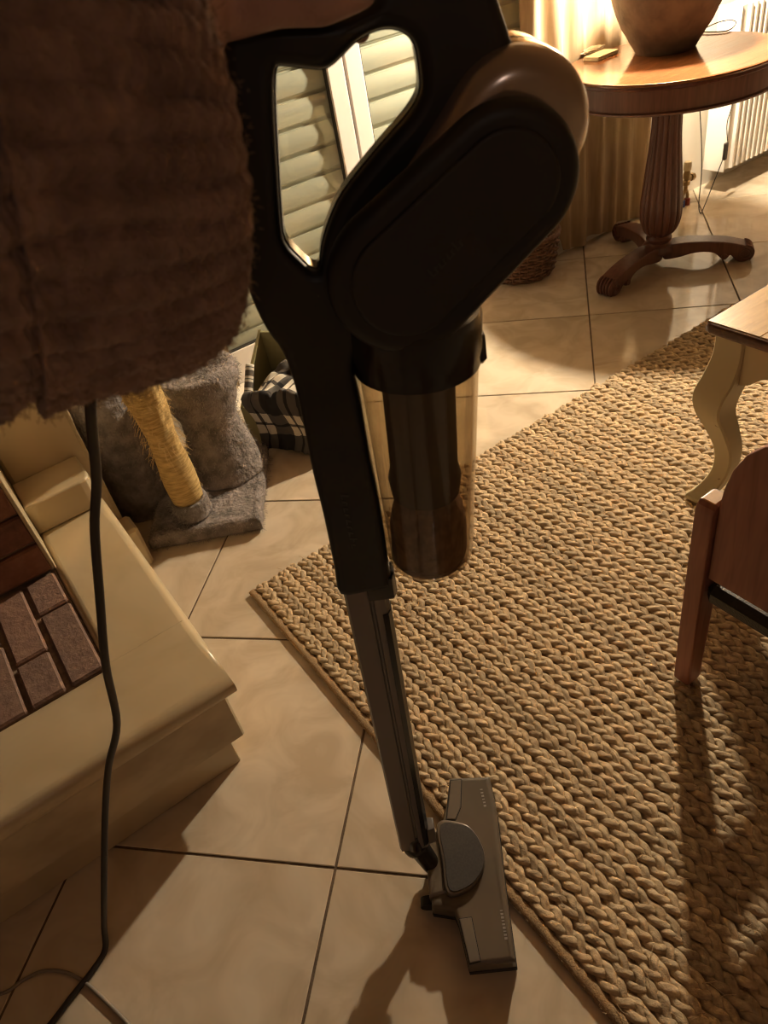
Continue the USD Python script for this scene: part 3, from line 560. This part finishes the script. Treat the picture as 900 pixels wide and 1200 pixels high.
# ================================================================== CAT TREE
o = np.array([0.433, 1.551]); e1 = np.array([0.517, 0.856]); e2 = np.array([-0.861, 0.507])
cb = np.array([0.35, 1.74, 0])
tree = thing('cat_tree', 'grey plush cat scratching tree with frayed sisal post beside the fireplace', 'cat tree', cb)
def fuzz_lines(v, nrm, count, length, seed, droop=0.3):
    r2 = np.random.default_rng(seed); ids = r2.integers(0, len(v), count); out = []
    for i in ids:
        d = nrm[i] + 0.7 * r2.normal(size=3); d /= np.linalg.norm(d); le = length * (0.5 + r2.random()); p = v[i] + r2.normal(size=3) * 0.002
        out.append(np.array([p, p + d * le * 0.5, p + d * le + [0, 0, -droop * le]]))
    return out
def plush(name, mesh, parent, amp=0.006, freq=28, count=1500, label=None, length=0.009):
    v, f = arr(mesh); t = trimesh.Trimesh(v, f); 
    while len(t.vertices) < 5000: t = t.subdivide()
    v = np.array(t.vertices); n_ = np.array(t.vertex_normals); v = v + n_ * ((meshkit.fbm(v * freq, 4) - 0.5) * 2 * amp)[:, None]; v[:, 2] = np.maximum(v[:, 2], 0.0)
    p = obj(name, (v, np.array(t.faces)), PLUSH, parent, smooth=True, label=label)
    curves('pile', fuzz_lines(v, n_, count, length, 5), 0.0007, PLUSH_F, p)
pts = np.array([o, o + e1 * 0.36, o + e1 * 0.36 + e2 * 0.312, o + e2 * 0.312]); pts = np.concatenate([np.linspace(pts[i], pts[(i + 1) % 4], 14, endpoint=False) for i in range(4)])
plush('base', puffy([pts], 0.0, 0.046, 0.012, 3), tree, 0.0035, 40, 2600)
pc_ = np.array([0.311, 1.712, 0])
plush('post_ring', lathe(spl([(0.001, 0.046), (0.049, 0.046), (0.051, 0.065), (0.050, 0.092), (0.045, 0.102), (0.001, 0.103)], 4, False), pc_, 40), tree, 0.003, 40, 900)
pp = np.column_stack([0.0415 + 0.004 * np.sin(np.linspace(0, 9, 40)), np.linspace(0.101, 0.480, 40)])
v, f = lathe(np.vstack([[(0.001, 0.101)], pp, [(0.001, 0.480)]]), pc_, 64); k_ = (meshkit.fbm(v * [60, 60, 14], 4) - 0.5); v = v + (v - pc_) * np.array([1, 1, 0]) * k_[:, None] * 0.34 * np.clip((v[:, 2:] - 0.10) / 0.3, 0.15, 1)
sis = obj('sisal_post', (v, f), SISAL, tree, smooth=True, label='yellow frayed sisal post')
fr_ = []
for _ in range(420):
    a = rng.random() * 6.28; z = 0.13 + 0.34 * rng.random() ** 0.6; p = pc_ + [0.042 * math.cos(a), 0.042 * math.sin(a), z]; le = 0.008 + 0.014 * rng.random() * (z > 0.25)
    d = np.array([math.cos(a) * 0.7, math.sin(a) * 0.7, -0.6 + 0.4 * rng.normal()]); d += 0.3 * rng.normal(size=3); fr_.append(np.array([p, p + d * le * 0.5, p + d * le + [0, 0, -0.3 * le]]))
curves('frayed_fibre', fr_, 0.0009, SISAL_F, sis)
plush('post_cap', lathe(spl([(0.001, 0.478), (0.050, 0.478), (0.056, 0.50), (0.055, 0.54), (0.046, 0.56), (0.001, 0.56)], 4, False), pc_, 40), tree, 0.004, 40, 900)
bcen = np.array([0.478, 1.842, 0])
plush('barrel', lathe(spl([(0.001, 0.044), (0.108, 0.044), (0.112, 0.07), (0.098, 0.12), (0.084, 0.18), (0.083, 0.24), (0.102, 0.30), (0.117, 0.335), (0.117, 0.362), (0.104, 0.380), (0.05, 0.374), (0.001, 0.372)], 5, False), bcen, 72), tree, 0.008, 22, 4500, 'waisted plush barrel')
plush('back_pillar', lathe(spl([(0.001, 0.0), (0.086, 0.0), (0.088, 0.03), (0.084, 0.36), (0.07, 0.40), (0.001, 0.40)], 5, False), np.array([0.238, 1.935, 0]), 48), tree, 0.006, 24, 1500, 'plush pillar behind the sisal post')
q = np.array([0.385, 1.79, 0]); obj('toy_wire', tube(spl([q + [0, 0, 0.10], q + [-0.05, -0.03, 0.17], q + [-0.09, -0.05, 0.19], q + [-0.12, -0.05, 0.17]], 6, False), 0.003, 8), CORDG, tree, label='bent white wire')

# ================================================================== CRATE AND SCARF
A2 = np.array([0.612, 1.965]); dA = np.array([0.82, 0.572]); dF = np.array([0.572, -0.82]); LB, LF = 0.215, 0.30
def cp3(a, b, z): return np.array([*(A2 + dA * a + dF * b), z])
crate = thing('crate', 'olive green open crate with slanted sides below the shutters', 'crate', (*(A2 + dA * 0.1 + dF * 0.15), 0))
def panel(P, off): P = np.asarray(P); return hull_pts(np.vstack([P, P + off]))
nA, nF = np.array([*dA, 0]), np.array([*dF, 0]); zf, zk, t_ = 0.135, 0.285, 0.010
obj('side_panel', panel([cp3(0, 0, 0), cp3(0, 0, zf), cp3(LB, 0, zk), cp3(LB, 0, 0)], nF * t_), OLIVE, crate, smooth=False)
obj('side_panel', panel([cp3(0, LF - t_, 0), cp3(0, LF - t_, zf), cp3(LB, LF - t_, zk), cp3(LB, LF - t_, 0)], nF * t_), OLIVE, crate, smooth=False)
obj('front_panel', panel([cp3(0, t_, 0), cp3(0, t_, zf - 0.002), cp3(0, LF - t_, zf - 0.002), cp3(0, LF - t_, 0)], nA * t_), OLIVE, crate, smooth=False)
obj('back_panel', panel([cp3(LB - t_, t_, 0), cp3(LB - t_, t_, zk - 0.004), cp3(LB - t_, LF - t_, zk - 0.004), cp3(LB - t_, LF - t_, 0)], nA * t_), OLIVE, crate, smooth=False)
obj('bottom_panel', panel([cp3(t_, t_, 0.002), cp3(LB - t_, t_, 0.002), cp3(LB - t_, LF - t_, 0.002), cp3(t_, LF - t_, 0.002)], np.array([0, 0, 0.008])), OLIVE, crate, smooth=False)
sc = thing('plaid_scarf', 'black and cream plaid scarf spilling over the front of the crate', 'scarf', (0.7, 1.85, 0.15))
nu, nv = 60, 90; U, Vv = np.meshgrid(np.linspace(0, 1, nu), np.linspace(0, 1, nv))
a_ = np.interp(Vv, [0, 0.35, 0.55, 0.62, 1], [LB * 0.80, LB * 0.42, 0.0, -0.018, -0.045]); z_ = np.interp(Vv, [0, 0.35, 0.55, 0.62, 1], [0.215, 0.195, 0.176, 0.158, 0.022])
b0_ = np.interp(Vv, [0, 0.5, 0.62, 1], [0.115, 0.075, 0.045, 0.06]); b_ = b0_ + U * (0.272 - b0_) + 0.02 * np.sin(Vv * 9)
fold = meshkit.fbm(np.stack([U * 5, Vv * 4, U * 0 + 3], -1), 3) - 0.5
P = A2[0] + 0 * U, 0
Px = A2[0] + dA[0] * (a_ - 0.05 * np.abs(fold) * (Vv > 0.5)) + dF[0] * b_; Py = A2[1] + dA[1] * (a_ - 0.05 * np.abs(fold) * (Vv > 0.5)) + dF[1] * b_; Pz = z_ + 0.085 * fold * (Vv < 0.62) + 0.02 * fold * (Vv >= 0.62) + 0.02 * np.exp(-((Vv - 0.57) / 0.05) ** 2)
Pz = np.maximum(Pz, 0.006)
fr0 = np.stack([Px, Py, Pz], -1).reshape(-1, 3); nrm = np.array([*(-dA * 0.6), 0.8]); bk0 = fr0 - nrm * 0.004
i, j = np.meshgrid(np.arange(nv - 1), np.arange(nu - 1), indexing='ij'); a = (i * nu + j).ravel(); qd = np.column_stack([a, a + 1, a + nu + 1, a + nu]); N = len(fr0)
b = np.concatenate([np.arange(nu), np.arange(1, nv) * nu + nu - 1, (nv - 1) * nu + np.arange(nu - 2, -1, -1), np.arange(nv - 2, 0, -1) * nu]); b2 = np.roll(b, -1)
uv = np.stack([U * 1.9, Vv * 2.9], -1).reshape(-1, 2)
obj('cloth', (np.vstack([fr0, bk0]), np.vstack([qd, qd[:, ::-1] + N, np.column_stack([b2, b, b + N, b2 + N])])), PLAID, sc, smooth=True, uv=np.vstack([uv, uv]))
rp = np.linspace(cp3(0.085, 0.022, 0.235), cp3(0.0, 0.03, 0.145), 24); v, f = tube(rp, 0.0135, 20)
uvr = np.column_stack([np.full(len(v), 0.1), np.concatenate([np.repeat(np.linspace(0, 3.4, 24), 20), [0.0, 3.4]])])
obj('rolled_end', (v, f), PLAID, sc, smooth=True, uv=uvr)

# ================================================================== VACUUM CLEANER
OV = np.array([0.24, 0.535, 0.0]); es = np.array([0.8607, -0.5092, 0.0]); en = np.array([0.5092, 0.8607, 0.0]); ez = np.array([0, 0, 1.0])
def V2(px, py, t=0.0):
    """pixel -> (s, z) in the vacuum's plane at offset t along its normal"""
    d = ray(px, py); k = (en @ (OV + en * t - C)) / (en @ d); P = C + d * k - OV
    return np.array([P @ es, P[2]])
def W3(px, py, t=0.0):
    s, z = V2(px, py, t); return OV + es * s + en * t + ez * z
def vfr(V): return OV + V[:, :1] * es + V[:, 1:2] * ez + V[:, 2:] * en
def trace(pts, t): return np.array([V2(x, y, t) for x, y in pts])
def resample(g, step=0.004):
    out = []
    for i in range(len(g)):
        a, b = g[i], g[(i + 1) % len(g)]; m = max(1, int(np.linalg.norm(b - a) / step)); out += [a + (b - a) * k / m for k in range(m)]
    return np.array(out)
vac = thing('vacuum_cleaner', 'black upright stick vacuum cleaner held upright with its nozzle on the rug edge', 'vacuum cleaner', (0.215, 0.55, 0))
tn = -0.019
hole = spl(trace([(322, 84), (334, 79), (372, 83), (386, 80), (400, 68), (417, 51), (435, 40), (453, 35), (470, 37), (483, 46), (490, 60), (495, 97), (492, 117), (480, 137), (463, 157), (437, 187), (403, 230), (387, 263), (378, 293), (375, 318), (365, 320), (350, 307), (333, 287), (328, 253), (324, 187), (321, 127)], tn), 3)
outer = spl(trace([(264, 30), (261, 80), (265, 150), (271, 220), (277, 267), (281, 300), (293, 350), (312, 390), (330, 415), (345, 455), (357, 510), (367, 560), (380, 612), (392, 670), (399, 700), (430, 697), (458, 690), (457, 672), (446, 600), (434, 540), (424, 480), (416, 430), (440, 380), (520, 260), (580, 170), (609, 90), (600, 45), (586, 0), (575, -45), (545, -70), (500, -60), (455, -20), (432, 10), (395, 22), (330, 26)], tn), 3)
obj('handle_body', puffy([outer, hole], tn, 0.019, 0.008, 3, vfr), BLACK, vac, smooth=40)
# glossy trim along the loop's inner edge
def offset_ring(g, d):
    P = Polygon(g).buffer(d); return np.array(P.exterior.coords)[:-1]
obj('loop_trim', puffy([resample(offset_ring(hole, 0.0055), 0.003), resample(offset_ring(hole, -0.0012), 0.003)], -0.009, 0.009, 0.001, 1, vfr), BLACK_G, vac, smooth=40)
# motor housing: smoky shell drum, black side cover, recessed charcoal plate
def stadium(p1, r1, p2, r2, n_=40):
    from shapely.geometry import Point
    from shapely import unary_union
    g = unary_union([Point(*p1).buffer(r1, n_), Point(*p2).buffer(r2, n_)]).convex_hull
    return np.array(g.exterior.coords)[:-1]
tm = -0.052
p1, p2 = V2(594, 214, tm), V2(476, 330, tm); r1 = np.linalg.norm(V2(680, 214, tm) - p1); r2 = np.linalg.norm(V2(476, 415, tm) - p2)
q1 = V2(609, 154, -0.03); qr = np.linalg.norm(V2(694, 154, -0.03) - q1)
obj('motor_shell', puffy([resample(stadium(q1, qr, p2, r2 * 0.62), 0.004)], -0.036, 0.060, 0.020, 6, vfr), SILVER, vac, smooth=60)
obj('motor_seam', puffy([resample(stadium(q1, qr * 1.006, p2, r2 * 0.63), 0.004)], 0.006, 0.009, 0.001, 1, vfr), BLACK_G, vac, smooth=40)
cov = obj('side_cover', puffy([resample(stadium(p1, r1, p2, r2), 0.004)], -0.056, -0.036, 0.010, 4, vfr), BLACK, vac, smooth=60)
obj('cover_plate', puffy([resample(stadium(p1, r1 * 0.70, p2, r2 * 0.70), 0.004)], -0.0585, -0.05, 0.0025, 2, vfr), CHAR, cov, smooth=50)
def script_marks(p0, p1_, size, t, count, seed, name, m_, parent):
    """small slanted strokes of a worn, unreadable word printed along p0 -> p1_ (in s, z)"""
    r3 = np.random.default_rng(seed); d = p1_ - p0; L = np.linalg.norm(d); d /= L; nn2 = np.array([-d[1], d[0]]); ms = []
    for k in range(count):
        c = p0 + d * L * (k + 0.5) / count; h = size * (1.0 if k in (0, count - 2) else 0.62); w = L / count * 0.34
        a = c - nn2 * size * 0.31; bq = a + nn2 * h + d * w * 0.7
        q = [a, a + d * w, bq + d * w, bq]
        ms.append(puffy([resample(np.array(q), size / 3)], t, t + 0.0006, 0.0001, 1, vfr))
        if k % 2 == 0:
            q = [a + d * w, a + d * w * 2.6, a + d * w * 2.6 + nn2 * size * 0.16, a + d * w + nn2 * size * 0.16]; ms.append(puffy([resample(np.array(q), size / 3)], t, t + 0.0006, 0.0001, 1, vfr))
        else:
            q = [a + d * w + nn2 * size * 0.45, a + d * w * 2.4 + nn2 * size * 0.45, a + d * w * 2.4 + nn2 * size * 0.6, a + d * w + nn2 * size * 0.6]; ms.append(puffy([resample(np.array(q), size / 3)], t, t + 0.0006, 0.0001, 1, vfr))
    obj(name, cat_mesh(*ms), m_, parent, smooth=False)
script_marks(V2(503, 326, -0.0585), V2(541, 284, -0.0585), 0.0075, -0.0589, 8, 3, 'printed_word', PRINT_D, cov)
script_marks(V2(401, 575, tn), V2(414, 640, tn), 0.0075, tn - 0.0004, 9, 5, 'printed_word', PRINT_D, vac)
# dust cup: tapered smoked cylinder on an axis that leans a little
ca, cb_ = W3(489, 432, 0.0), W3(504, 650, 0.0)
def cone_along(prof, a, b, sides=56, caps=True):
    d = (b - a); L = np.linalg.norm(d); d = d / L; u = np.cross(d, en); u /= np.linalg.norm(u); w = np.cross(d, u); an = np.arange(sides) * 2 * np.pi / sides
    v = np.concatenate([a + d * L * t + r_ * (np.cos(an)[:, None] * u + np.sin(an)[:, None] * w) for r_, t in prof]); return skin(v, len(prof), sides, caps)
ra, rb = 0.0535, 0.0450
cup = obj('dust_cup', cone_along([(ra + 0.001, -0.05), (rb + 0.001, 0.93), (rb - 0.001, 0.985), (rb - 0.006, 1.0), (rb - 0.007, 0.994), (rb - 0.0035, 0.975), (ra - 0.0015, -0.05), (ra + 0.001, -0.05)], ca, cb_, 64, False), CUP, vac, smooth=40)
obj('cup_floor', cone_along([(rb - 0.0075, 1.0), (rb - 0.0075, 0.985)], ca, cb_), DUST, cup)
obj('filter', cone_along([(0.033, -0.06), (0.033, 0.46), (0.036, 0.52), (0.034, 0.60), (0.028, 0.615)], ca, cb_), FILTER, cup, smooth=40)
v, f = cone_along([(0.001, 0.985)] + [(rb - 0.0045, t) for t in (0.97, 0.93, 0.87, 0.80)] + [(0.038, 0.70), (0.030, 0.64), (0.016, 0.60), (0.001, 0.60)], ca, cb_, 40)
v = v + (ca + (cb_ - ca) * 0.85 - v) * (0.35 * (meshkit.fbm(v * 70, 3) - 0.46))[:, None].clip(0, 0.3)
obj('dust_load', (v, f), DUST, cup, smooth=True)
obj('cup_collar', cone_along([(0.040, -0.26), (0.056, -0.25), (0.0575, -0.22), (0.0575, -0.10), (0.0560, -0.07), (0.0560, -0.03), (0.053, -0.025), (0.033, -0.03)], ca, cb_), BLACK_G, vac, smooth=35)
lt = W3(560, 404, 0.0)
obj('latch', obox(lt, (0.012, 0.022, 0.030), np.array([es, en, ez]), 0.004), BLACK_G, vac)
# wand: boxy tube with long grooves
wa, wb = W3(429, 690, 0.0), W3(486, 985, 0.0); wd = (wb - wa); WL = np.linalg.norm(wd); wd /= WL; wu = np.cross(en, wd); wu /= np.linalg.norm(wu)
wu = wu if wu @ es > 0 else -wu
def wfr(V): return wa + V[:, :1] * wu + V[:, 1:2] * en + V[:, 2:] * wd
sec = np.array([(-0.0245, -0.010), (-0.0215, -0.0155), (0.0015, -0.0155), (0.0030, -0.0125), (0.0055, -0.0125), (0.0070, -0.0155), (0.0190, -0.0135), (0.0235, -0.006), (0.0235, 0.008), (0.018, 0.0155), (-0.0215, 0.0155), (-0.0245, 0.010)])
obj('wand', puffy([sec], -0.02, WL, 0.0008, 1, wfr), TUBE, vac, smooth=25)
obj('wand_strip', puffy([np.array([(0.0140, -0.0160), (0.0205, -0.0140), (0.0245, -0.006), (0.0245, 0.006), (0.0140, 0.006)])], 0.03, WL - 0.01, 0.0006, 1, wfr), BLACK_G, vac, smooth=25)
obj('release_clip', puffy([np.array([(0.002, -0.018), (0.030, -0.018), (0.034, -0.010), (0.034, 0.010), (0.002, 0.010)])], -0.028, 0.004, 0.003, 2, wfr), BLACK_G, vac, smooth=30)
# nozzle: its long axis runs along the vacuum's normal; it rests on the rug at the far end and on the floor at the near end
na, nb = atz(552, 917, 0.062), atz(577, 1125, 0.044)
nd = nb - na; NL = np.linalg.norm(nd); nd /= NL; nw = np.cross(nd, ez); nw /= np.linalg.norm(nw); nw = nw if nw @ es > 0 else -nw; nh = np.cross(nd, nw); nh = nh if nh[2] > 0 else -nh
def nfr(V): return na + V[:, :1] * nd + V[:, 1:2] * nw + V[:, 2:] * nh
def npx(px, py, z=0.053):
    P = atz(px, py, z) - na; return np.array([P @ nd, P @ nw])
body = np.array([npx(*p) for p in [(527, 914), (574, 912), (582, 950), (590, 1020), (598, 1080), (604, 1124), (548, 1130), (536, 1078), (531, 1066), (505, 1062), (505, 985), (519, 962), (524, 940)]])
body = resample(body, 0.006)
nz0 = -0.036
obj('nozzle_body', puffy([body], nz0, 0.0, 0.007, 4, nfr), NOZ, vac, smooth=40)
obj('nozzle_skirt', puffy([resample(offset_ring(body, 0.0012), 0.006)], nz0 - 0.006, nz0 + 0.006, 0.001, 1, nfr), RUBBER, vac, smooth=30)
for pts in ([(529, 918), (541, 917), (540, 948), (534, 962), (524, 962)], [(538, 1076), (552, 1074), (562, 1124), (550, 1127)]):
    g_ = np.array([npx(*p) for p in pts]); ins = obj('inset_groove', puffy([resample(offset_ring(g_, 0.0014), 0.004)], -0.004, 0.0004, 0.0002, 1, nfr), RUBBER, vac, smooth=False); obj('nozzle_inset', puffy([resample(g_, 0.004)], -0.004, 0.0020, 0.0014, 2, nfr), NOZ_L, ins, smooth=30)
dome = np.array([npx(*p, 0.060) for p in [(513, 966), (542, 966), (556, 976), (566, 994), (568, 1010), (563, 1026), (548, 1042), (524, 1047), (518, 1010)]])
dc = obj('nozzle_cover', puffy([spl(dome, 4)], -0.004, 0.0095, 0.003, 3, nfr), NOZ, vac, smooth=40, label='charcoal D-shaped cover')
cen = dome.mean(0); g_ = spl(cen + (dome - cen) * 0.92 + np.array([0, 0.002]), 4)
obj('cover_pad', puffy([g_], 0.006, 0.0108, 0.001, 2, nfr), NOZ_C, dc, smooth=40)
for a0, a1, cnt in (((564, 926), (569, 948), 6), ((587, 1064), (593, 1100), 9)):
    q0, q1 = npx(*a0), npx(*a1); ms = []
    for k in range(cnt):
        c = q0 + (q1 - q0) * (k + 0.5) / cnt; w, h = 0.0022, 0.0009 + 0.0004 * (k % 3)
        ms.append(puffy([np.array([c + (-h, -w), c + (h, -w), c + (h, w), c + (-h, w)])], 0.0, 0.0004, 0.0001, 1, nfr))
    obj('printed_word', cat_mesh(*ms), PRINT, vac, smooth=False)
# swivel elbow between wand and nozzle
ea = wa + wd * (WL - 0.004); eb = nfr(np.array([[npx(506, 1012)[0], npx(506, 1012)[1], -0.010]]))[0]
obj('elbow', blob([((ea - wd * 0.02, 0.0175), (ea + wd * 0.010, 0.0185)), ((ea + wd * 0.010, 0.0185), (eb, 0.015))], 0.004, 6), BLACK_G, vac, smooth=True)
obj('wand_latch', puffy([np.array([(0.0225, -0.0125), (0.0345, -0.010), (0.0345, 0.008), (0.0225, 0.010)])], WL - 0.050, WL - 0.006, 0.002, 2, wfr), TUBE, vac, smooth=30)
q0 = nfr(np.array([[npx(512, 1000)[0], npx(512, 1000)[1], -0.006]]))[0]
obj('elbow_neck', puffy([resample(np.array([npx(498, 985), npx(522, 968), npx(526, 1046), npx(503, 1052)]), 0.005)], -0.024, 0.004, 0.005, 3, nfr), NOZ, vac, smooth=40)
obj('swivel_ball', lathe([(0.001, -0.016), (0.012, -0.014), (0.021, -0.006), (0.022, 0.003), (0.016, 0.012), (0.001, 0.015)], ea + wd * 0.016, 28), BLACK_G, vac, smooth=50)
for px, py in ((503, 1058), (522, 1064)):
    c = atz(px, py, 0.018); obj('nozzle_wheel', tube([c - nd * 0.007, c + nd * 0.007], 0.014, 20), RUBBER, vac, smooth=40)
# mains cord from the back of the handle
pts = [W3(272, 170, 0.0), pd(235, 215, 0.58), pd(170, 330, 0.60), pd(118, 420, 0.615), pd(106, 470, 0.63), pd(113, 560, 0.70), pd(111, 620, 0.74), pd(117, 700, 0.80), pd(124, 780, 0.87), pd(137, 848, 0.95), pd(127, 900, 1.02), pd(123, 960, 1.08), pd(122, 1040, 1.14)]
fe = atz(123, 1113, 0.0045); pts += [pd(122, 1085, 0.985 * ((fe - C) @ (-M[:, 2]))), fe, atz(108, 1138, 0.0045), atz(84, 1168, 0.0045), atz(58, 1202, 0.0045), atz(10, 1260, 0.0045)]
cv = spl(np.array(pts), 6, False)
obj('mains_cord', tube(cv, 0.0050, 10), CORDM, vac, smooth=True)
gq = [(-60, 1170), (0, 1165), (28, 1148), (50, 1138), (75, 1139), (96, 1149), (118, 1168), (150, 1200), (200, 1255)]
obj('floor_cord', tube(spl(np.array([atz(x, y, 0.0032 if i not in (5,) else 0.0032) for i, (x, y) in enumerate(gq)]), 6, False), 0.0030, 10), CORDG, smooth=True, label='thin grey cord curving over the tiles at the bottom left', cat='cord')

# ================================================================== PERSON: left hand on the handle, forearm in a ribbed brown sweater
person = thing('person', 'person in brown ribbed knit sweater reaching out to hold the vacuum handle', 'person', pd(120, 200, 0.36))
bones = []
wr = W3(238, -22, -0.012)
hd = lambda px, py, t: W3(px, py, t)
K = [(300, -52, 0.016), (338, -54, 0.018), (375, -52, 0.016), (408, -44, 0.012)]      # knuckles, over the grip
for px, py, t in K: bones.append(((wr, 0.024), (hd(px, py, t), 0.0135)))
for i in range(3): bones.append(((hd(*K[i]), 0.0135), (hd(*K[i + 1]), 0.0135)))
for i, (px, py, t) in enumerate(K):
    r = (0.0088, 0.0094, 0.0096, 0.0092)[i]; x = px + 10
    J = [hd(px, py, t), hd(x, py + 8, t + 0.020 + 0.002 * i), hd(x + 2, 0 + 4 * i, 0.034), hd(x + 4, 26 + 4 * i, 0.030)]
    for (a, ra_), (b, rb_) in zip([(J[0], r * 1.25), (J[1], r * 1.05), (J[2], r)], [(J[1], r * 1.05), (J[2], r), (J[3], r * 0.86)]): bones.append(((a, ra_), (b, rb_)))
# thumb: leaves the side of the palm near its base and lies along the near side of the grip
Tb = [hd(252, 4, -0.026), hd(318, 2, -0.036), hd(378, 4, -0.0345), hd(424, -10, -0.031)]
bones += [((wr, 0.023), (Tb[0], 0.0215)), ((Tb[0], 0.0215), (Tb[1], 0.0145)), ((Tb[1], 0.0138), (Tb[2], 0.0125)), ((Tb[2], 0.0122), (Tb[3], 0.0098)), ((Tb[0], 0.018), (hd(*K[2]), 0.011))]
AX = [pd(226, 186, 0.394), pd(132, 193, 0.377), pd(-22, 197, 0.350), pd(-100, 204, 0.333), pd(-200, 220, 0.315), pd(-420, 260, 0.29)]
bones += [((wr, 0.025), (AX[1] * 0.6 + wr * 0.4, 0.029)), ((AX[1] * 0.6 + wr * 0.4, 0.029), (AX[3], 0.038)), ((AX[3], 0.038), (AX[5], 0.044))]
hand = obj('hand', blob(bones, 0.0032, 7), SKIN, person, smooth=True)
tip = Tb[3]; tdir = (Tb[3] - Tb[2]); tdir /= np.linalg.norm(tdir)
v, f = arr(trimesh.creation.icosphere(2)); cdir = -en; cdir = cdir - tdir * (cdir @ tdir); cdir /= np.linalg.norm(cdir); sd = np.cross(tdir, cdir)
nail = (v * [0.0075, 0.0058, 0.0014]); obj('thumb_nail', (tip + nail[:, :1] * tdir + nail[:, 1:2] * sd + nail[:, 2:] * cdir + cdir * 0.0092, f), NAIL, hand, smooth=True)
def knit_tube(axis, radii, ribs, rib_h, name, nu_, nv_, seed, wall=0.006, rib_fn=None):
    P = spl(np.array(axis), 12, False); P = P[np.linspace(0, len(P) - 1, nu_).astype(int)] if nu_ < len(P) else np.array([np.interp(np.linspace(0, len(P) - 1, nu_), np.arange(len(P)), P[:, k]) for k in range(3)]).T
    R = np.interp(np.linspace(0, 1, nu_), np.linspace(0, 1, len(radii)), radii)
    T, A, B = pframe(P); an = np.arange(nv_) * 2 * np.pi / nv_
    U, Vn = np.meshgrid(np.linspace(0, 1, nu_), an, indexing='ij'); L = np.linalg.norm(np.diff(P, axis=0), axis=1).sum()
    w = 0.07 * (meshkit.noise(np.stack([U * 3, np.cos(Vn) * 4, np.sin(Vn) * 4], -1), seed) - 0.5)
    rib = rib_h * (np.abs(np.cos((Vn + w) * ribs / 2)) ** 0.7 - 0.5)
    knit = 0.0016 * np.sin(U * L / 0.0075 * 2 * np.pi + 1.2 * np.cos((Vn + w) * ribs)) * (meshkit.noise(np.stack([U * 30, np.cos(Vn) * 12, np.sin(Vn) * 12], -1), seed + 1))
    lump = 0.007 * (meshkit.fbm(np.stack([U * 2.5, np.cos(Vn) * 1.6, np.sin(Vn) * 1.6], -1) * 2, 3, seed + 2) - 0.5)
    dash = 0.0055 * (meshkit.fbm(np.stack([U * L / 0.035, np.cos(Vn) * 16, np.sin(Vn) * 16], -1), 3, seed + 5) - 0.5)      # slubs along the ribs
    edge = -0.006 * np.exp(-U * L / 0.006)                         # rolled-in edge
    RR = R[:, None] + rib + knit + lump + dash + edge
    ring = P[:, None] + RR[..., None] * (np.cos(Vn)[..., None] * A[:, None] + np.sin(Vn)[..., None] * B[:, None])
    inner = P[:, None] + (R[:, None] - wall)[..., None] * (np.cos(Vn)[..., None] * A[:, None] + np.sin(Vn)[..., None] * B[:, None])
    v = np.concatenate([inner[::-1].reshape(-1, 3), ring.reshape(-1, 3)]); v, f = skin(v, 2 * nu_, nv_, False)
    a = np.arange(nv_); b = (a + 1) % nv_; e = (2 * nu_ - 1) * nv_
    f = np.vstack([f, np.column_stack([e + a, e + b, b]), np.column_stack([e + a, b, a])])
    nr = np.cos(Vn)[..., None] * A[:, None] + np.sin(Vn)[..., None] * B[:, None]
    return (v, f), ring.reshape(-1, 3), nr.reshape(-1, 3)
cuff_m, cv_, cn_ = knit_tube([AX[0], AX[1], AX[2]], [0.0895, 0.103, 0.110, 0.116], 40, 0.0052, 'cuff', 150, 560, 4)
cf = obj('sweater_cuff', cuff_m, KNIT, person, smooth=True, label='turned-up ribbed cuff')
curves('wool_fuzz', fuzz_lines(cv_, cn_, 9000, 0.0024, 11, 0.1), 0.00035, FUZZ, cf)
sl_m, sv_, sn_ = knit_tube([AX[1] * 0.5 + AX[2] * 0.5, AX[2], AX[3], AX[4], AX[5]], [0.088, 0.100, 0.110, 0.112, 0.112], 40, 0.0052, 'sleeve', 130, 560, 9)
sv = obj('sweater_sleeve', sl_m, KNIT, person, smooth=True)
curves('wool_fuzz', fuzz_lines(sv_, sn_, 5000, 0.0024, 12, 0.1), 0.00035, FUZZ, sv)
